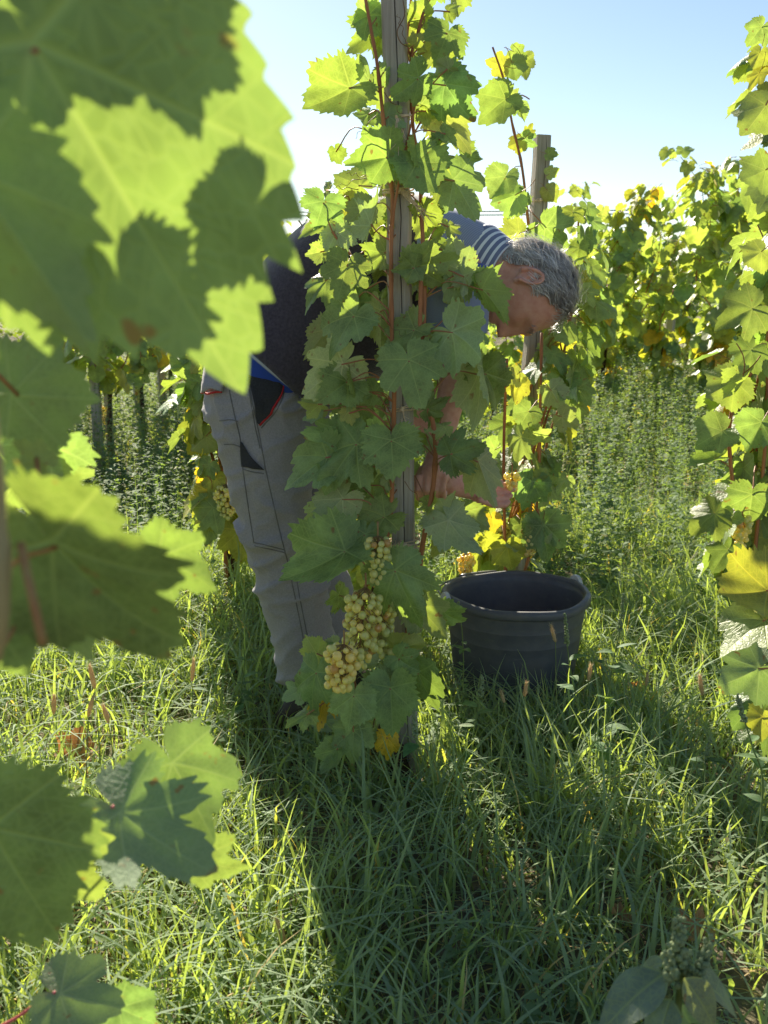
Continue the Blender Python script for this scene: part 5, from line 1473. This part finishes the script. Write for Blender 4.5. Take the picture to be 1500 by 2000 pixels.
# leafy weeds: stems with small leaves, too many to count
def weeds(rg, x, y, h, nl, ls, tint):
    n = len(x); P_ = []
    az = rg.uniform(0, 6.28, n); ln = rg.uniform(0, .22, n)
    top = np.stack([x + np.cos(az) * ln * h, y + np.sin(az) * ln * h, gzn(x, y) + h], 1); bot = np.stack([x, y, gzn(x, y)], 1)
    P_.append(blades(rg, x, y, h * 1.02, np.full(n, .0020), ln * .5, tint * .3, 3, az))
    k = np.repeat(np.arange(n), nl); m = len(k)
    t = rg.uniform(.15, 1, m)
    b = bot[k] + (top - bot)[k] * t[:, None]
    a = rg.uniform(0, 6.28, m)
    d = np.stack([np.cos(a), np.sin(a), rg.uniform(-.2, .8, m)], 1); d /= np.linalg.norm(d, axis=1)[:, None]
    s = np.stack([-np.sin(a), np.cos(a), rg.normal(0, .3, m)], 1)
    L_ = (ls[k] * (1.15 - .6 * t) * rg.uniform(.6, 1.2, m))[:, None]
    up = np.array([0, 0, 1.0])
    v0 = b; v1 = b + d * L_ * .45 + s * L_ * .24 + up * L_ * .05; v2 = b + d * L_ - up * L_ * .18; v3 = b + d * L_ * .45 - s * L_ * .24 + up * L_ * .05
    vm = b + d * L_ * .5 - up * L_ * .03
    V = np.stack([v0, v1, vm, v3, v2], 1).reshape(-1, 3)
    o = np.arange(m)[:, None] * 5
    Q = np.concatenate([o + np.array([[0, 2, 1, 1]]) * 0 + np.array([[0, 1, 2, 3]]), o + np.array([[3, 2, 1, 4]])])
    P_.append((V, Q, np.clip(np.repeat(tint[k] + rg.normal(0, .12, m), 5), 0, .93)))
    return P_
parts = []
n = 1900; x, y = scatter(rg, n, 3.2, 5.8, .3)
kp = rg.random(n) < .35 + .65 * patch(x * .8 + 1, y); x, y = x[kp], y[kp]; n = len(x)
parts += weeds(rg, x, y, rg.uniform(.18, .52, n), 40, rg.uniform(.024, .050, n), np.clip(rg.normal(.45, .2, n), 0, .9))
n = 5200; x, y = scatter(rg, n, 5.2, 11.5, .4)
parts += weeds(rg, x, y, rg.uniform(.30, .68, n), 34, rg.uniform(.030, .058, n), np.clip(rg.normal(.55, .2, n), 0, .95))
n = 420; x, y = scatter(rg, n, 1.2, 3.2, .2)
kp = np.hypot(x - bk.x, y - bk.y) > .22; x, y = x[kp], y[kp]; n = len(x)
parts += weeds(rg, x, y, rg.uniform(.06, .22, n), 14, rg.uniform(.018, .036, n), np.clip(rg.normal(.4, .2, n), 0, .8))
stuff('weeds', parts, WEED, 'dense knee high leafy weeds growing between the rows')['category'] = 'weeds'

# ------------------------------------------------------------------ single plants that can be told apart
STEMG = simple_mat('weed_stem', (0.13, 0.18, 0.06), .6, .3, trans=(.05, .07, .02))
SEED = simple_mat('seed_head', (0.34, 0.28, 0.16), .8, .2, scale=300, trans=(.30, .22, .12))
SEEDG = simple_mat('green_seed_spike', (0.20, 0.25, 0.13), .8, .2, scale=300, trans=(.10, .12, .05))
def oval_leaf(name, n=9, wid=.30, droop=.25, mat=None, fold=.18, serr=0.0):
    V, F, UV = [], [], []
    for i in range(n + 1):
        t = i / n; w = wid * math.sin(math.pi * t ** .75) * (1 + serr * (i % 2))
        for s in (-1, -.5, 0, .5, 1):
            V.append(Vector((s * w, t, -droop * t * t + fold * abs(s) * w)))
            UV.append((.5 + s * w * .5, .5 + t * .5))
    for i in range(n):
        for k in range(4): F.append((i * 5 + k, i * 5 + k + 1, i * 5 + k + 6, i * 5 + k + 5))
    me = mesh_np(name, V, F); ul = me.uv_layers.new(name='UVMap')
    for lp in me.loops: ul.data[lp.index].uv = UV[lp.vertex_index]
    if mat: me.materials.append(mat)
    return me
WLEAF = leaf_material('weed_blade', (0.050, 0.105, 0.040), (0.11, 0.16, 0.085), (0.16, 0.22, 0.035), .4, veins=False, rough=.72)
OV = [oval_leaf('weed_leaf', wid=.26, droop=.2, mat=WLEAF), oval_leaf('weed_leaf', wid=.33, droop=.4, mat=WLEAF), oval_leaf('weed_leaf', wid=.22, droop=.1, mat=WLEAF)]
AML = leaf_material('amaranth_blade', (0.12, 0.16, 0.12), (0.20, 0.24, 0.16), (0.10, 0.14, 0.03), .4, veins=True, rough=.55)
OVA = [oval_leaf('weed_leaf', n=12, wid=.25, droop=.35, mat=AML), oval_leaf('weed_leaf', n=12, wid=.28, droop=.55, mat=AML)]

def spike(mb, path, r, n, rg_, sz):
    """Knobbly seed spike: little balls packed along a path."""
    V, F = ball(6, 4)
    for i in range(n):
        t = i / n; p = path[min(len(path) - 1, int(t * len(path)))]
        a = rg_.uniform(0, 6.28); q = r * (1 - .55 * t) * rg_.uniform(.3, 1)
        s = sz * rg_.uniform(.7, 1.2) * (1 - .4 * t)
        c = p + Vector((math.cos(a) * q, math.sin(a) * q, rg_.gauss(0, r * .4)))
        mb.add([c + v * s for v in V], F)
def weed_plant(label, pts, Y, spike_len, leaves, seed, lsize=.045, sr=.006, name='goosefoot_weed', foot=None):
    rg_ = random.Random(seed)
    w = [P(x, y, Y) for x, y in pts]
    b = ground_pt(w[-1].x, Y + .01)
    root = empty(name, b, label, 'weed', 'weeds with seed spikes')
    pth = catmull(w + [b + Vector((0, 0, -.01))], 6)
    mb = MB(); mb.tube(pth, [.0010 + .0014 * i / len(pth) for i in range(len(pth))], 6); mb.build('stem', STEMG, root, b)
    acc = 0; sp = []
    for i, p in enumerate(pth):
        if i: acc += (p - pth[i - 1]).length
        if acc < spike_len: sp.append(p)
    if spike_len and len(sp) > 1:
        fine = []
        for i in range(len(sp) - 1): fine += [sp[i].lerp(sp[i + 1], t / 4) for t in range(4)]
        mb = MB(); spike(mb, list(reversed(fine)), sr, 70, rg_, .0034); mb.build('seed_spike', SEEDG, root, b)
    for j in range(leaves):
        t = rg_.uniform(.30, .95); p = pth[int(t * (len(pth) - 1))]
        a = rg_.uniform(0, 6.28); d = Vector((math.cos(a), math.sin(a), rg_.uniform(-.1, .7)))
        leaf_obj(root, OV[rg_.randrange(3)], p, d, Vector((0, 0, 1)) - d * .2, lsize * rg_.uniform(.6, 1.15), 1.0, GREEN, RNG, b)
    return root
weed_plant('slender weed with a green seed spike standing before the right side of the bucket', [(1104, 1200), (1108, 1260), (1116, 1320), (1130, 1380), (1146, 1470)], 2.22, .085, 9, 1)
weed_plant('tall weed with a long seed spike just right of the bucket', [(1218, 1160), (1210, 1235), (1196, 1300), (1184, 1400), (1175, 1510)], 2.15, .095, 12, 2, lsize=.06)
weed_plant('weed with a seed spike under the bucket, right of the lowest vine leaves', [(942, 1318), (938, 1360), (925, 1430), (915, 1500)], 2.05, .055, 10, 3)
weed_plant('thin weed with a pale spike rising past the bottom of the middle vine', [(808, 1388), (812, 1440), (822, 1530)], 1.95, .065, 4, 4)
weed_plant('small leaved weed beside the left wall of the bucket', [(895, 1178), (903, 1240), (905, 1330), (900, 1420)], 2.28, .03, 22, 5, lsize=.032)
weed_plant('branching weed with white green spikes at the lower right edge', [(1440, 1360), (1452, 1400), (1470, 1460), (1490, 1540)], 1.7, .06, 10, 6)
weed_plant('weed with a sparse spike in the shaded grass right of the bucket', [(1388, 1440), (1380, 1480), (1370, 1540)], 2.0, .06, 8, 7)
weed_plant('broad leaved weed in the right of the grass without spike', [(1160, 1395), (1162, 1450), (1150, 1530)], 2.05, 0, 14, 8, lsize=.065)
weed_plant('leafy weed at the foot of the trousers in the sun', [(470, 1230), (478, 1290), (470, 1360)], 2.4, .0, 18, 9, lsize=.04)
weed_plant('leafy weed with pale leaves left of the feet', [(410, 1310), (408, 1350), (400, 1410)], 2.3, .0, 14, 10, lsize=.045)

def foxtail(label, px, py, gy, Y, seed, size=1.0, lean=0):
    rg_ = random.Random(seed)
    top = P(px, py, Y); b = P(px + lean, gy, Y); b = ground_pt(b.x, Y)
    root = empty('foxtail_grass', b, label, 'grass stalk', 'foxtail stalks')
    pth = catmull([b + Vector((0, 0, -.01)), b.lerp(top, .5) + Vector((rg_.gauss(0, .01), 0, .01)), top], 6)
    mb = MB(); mb.tube(pth, [.0012] * 6 + [.0009] * (len(pth) - 6), 5); mb.build('stalk', STEMG, root, b)
    d = (pth[-1] - pth[-2]).normalized() + Vector((rg_.uniform(-.3, .3), 0, .2)); d.normalize()
    L_ = .038 * size * rg_.uniform(.8, 1.2)
    mb = MB(); pp = [top + d * L_ * i / 10 for i in range(11)]
    mb.tube(pp, [.0012 + .0032 * size * math.sin(math.pi * min(1, (i + .8) / 11)) for i in range(11)], 6)
    s = d.orthogonal().normalized(); u = d.cross(s)
    for i in range(150):
        t = rg_.random(); a = rg_.uniform(0, 6.28); e = (s * math.cos(a) + u * math.sin(a))
        p0 = top + d * L_ * t + e * .0022; p1 = p0 + (e * .7 + d * .9).normalized() * .0085 * size
        w = d.cross(e) * .00035
        mb.add([p0 - w, p0 + w, p1], [(0, 1, 2)])
    mb.build('seed_head', SEED, root, b)
for k, a in enumerate([('foxtail with a sunlit buff head standing alone in the lower left grass', 556, 1842, 1990, 1.45, 1.5, 4), ('foxtail head pointing right before the wall of the bucket', 1085, 1254, 1420, 2.2, 1.0, 20), ('foxtail with a drooping head below the bucket, left of two', 1025, 1360, 1440, 2.2, 1.0, 5), ('foxtail with a bright round head below the right of the bucket', 1150, 1330, 1440, 2.15, 1.1, -10),
                       ('foxtail under the wide end of the bucket, beside the small weed', 985, 1372, 1450, 2.1, .9, 3), ('foxtail at the right edge of the grass near the yellow lit leaf', 1372, 1358, 1480, 1.95, 1.1, 5), ('foxtail with a glowing head in the sunny grass at the far left', 105, 1395, 1500, 2.0, 1.3, -5), ('foxtail with a pale head left of the lower blurred leaf', 185, 1345, 1480, 2.0, 1.3, 8),
                       ('foxtail leaning right in the sunny grass below the blurred leaf', 172, 1400, 1500, 1.95, 1.2, -15), ('foxtail with a short head right beside the upright blurred leaf', 212, 1412, 1500, 1.9, 1.2, 6), ('foxtail in the sun between the blurred leaves and the trousers', 375, 1330, 1440, 2.15, 1.2, 5), ('foxtail behind the tall weed right of the bucket', 1262, 1340, 1440, 2.3, 1.0, 8)]):
    foxtail(a[0], a[1], a[2], a[3], a[4], 70 + k, a[5], a[6])

# the amaranth close to the lens, lower right
ab = ground_pt(P(1325, 2150, .92).x, .95)
AM = empty('amaranth_plant', ab, 'blurred amaranth plant with thick green spike and drooping leaves at lower right', 'weed')
apth = catmull([ab, P(1322, 2000, .93), P(1330, 1900, .93), P(1325, 1800, .93)], 6)
mb = MB(); mb.tube(apth, [.0045 - .0016 * i / len(apth) for i in range(len(apth))], 8); mb.build('stem', STEMG, AM, ab)
rg_ = random.Random(3)
mb = MB(); spike(mb, [apth[-7].lerp(apth[-1], t / 20) for t in range(21)], .012, 150, rg_, .0042)
for dx, dz in ((.02, .0), (-.016, -.006), (.012, -.03), (-.014, -.04)):
    c = apth[-6] + Vector((dx, rg_.gauss(0, .006), dz)); spike(mb, [c + Vector((dx * .3 * t, 0, .03 * t)) for t in (0, .25, .5, .75, 1)], .009, 45, rg_, .0038)
mb.build('flower_spike', SEEDG, AM, ab)
for (bx, by, tx_, ty_, Yv, dt, tl, wf, v) in [(1300, 1900, 1160, 1990, .92, -.04, 30, 1.1, 0), (1300, 1880, 1215, 1890, .95, .02, 50, 1.0, 1), (1335, 1910, 1420, 2010, .90, -.03, -20, 1.1, 1), (1345, 1905, 1500, 1970, .94, .03, -50, .9, 0), (1310, 1950, 1270, 2060, .90, -.05, 10, 1.0, 1), (1330, 1960, 1370, 2070, .95, .05, 10, 1.0, 0)]:
    B = P(bx, by, Yv); T = P(tx_, ty_, Yv + dt); axv = (T - B)
    z = Quaternion(axv.normalized(), R(tl)) @ (CAMPOS - B).normalized()
    leaf_obj(AM, OVA[v], B, axv, z, axv.length, wf, GREEN, RNG, ab)

# fallen vine leaves on the ground
DRY = leaf_material('dry_leaf', (0.26, 0.13, 0.07), (0.36, 0.23, 0.15), (0.20, 0.08, 0.03), .3, veins=True, rough=.8)
DL = []
for i in range(3):
    h_ = leaf_mesh('fallen_leaf', 200 + i, n=70, rings=(.35, .68, .88, 1.0), cup=.5, droop=-.35, fold=.2, wave=.16, twist=.3 * (i - 1)); h_.materials.append(DRY); DL.append(h_)
for k, (px, py, sz, rz, lab) in enumerate([(432, 1205, .07, .4, 'curled pinkish brown fallen leaf in the sunny grass left of the trousers'), (1225, 1800, .045, 2.0, 'dry brown fallen leaf in the shaded grass, left of the amaranth'), (1370, 1840, .055, 1.0, 'large dry brown leaf behind the amaranth spike'), (150, 1480, .075, .2, 'orange brown fallen leaf in the sun beneath the blurred leaves'), (60, 1560, .06, 2.6, 'small rust brown fallen leaf at the left edge'), (1250, 1345, .05, 1.6, 'small crumpled orange leaf in the grass right of the bucket'), (160, 1545, .055, 4.0, 'orange leaf lying just behind the upright blurred leaf')]):
    d = ray(px, py); t = (CAM_H - (.03 if px > 1000 else .06)) / -d.z; p = CAMPOS + d * t
    o = bpy.data.objects.new('fallen_leaf', DL[k % 3]); COL.objects.link(o)
    o.location = (p.x, p.y, p.z); o.scale = (sz,) * 3; o.rotation_euler = (R(18), R(-12 + 8 * k), rz)
    o.color = (.9, .85, .8, 1) if k in (3, 5, 6) else (1, 1, 1, 1)
    tag(o, lab, 'fallen leaf', 'fallen leaves')
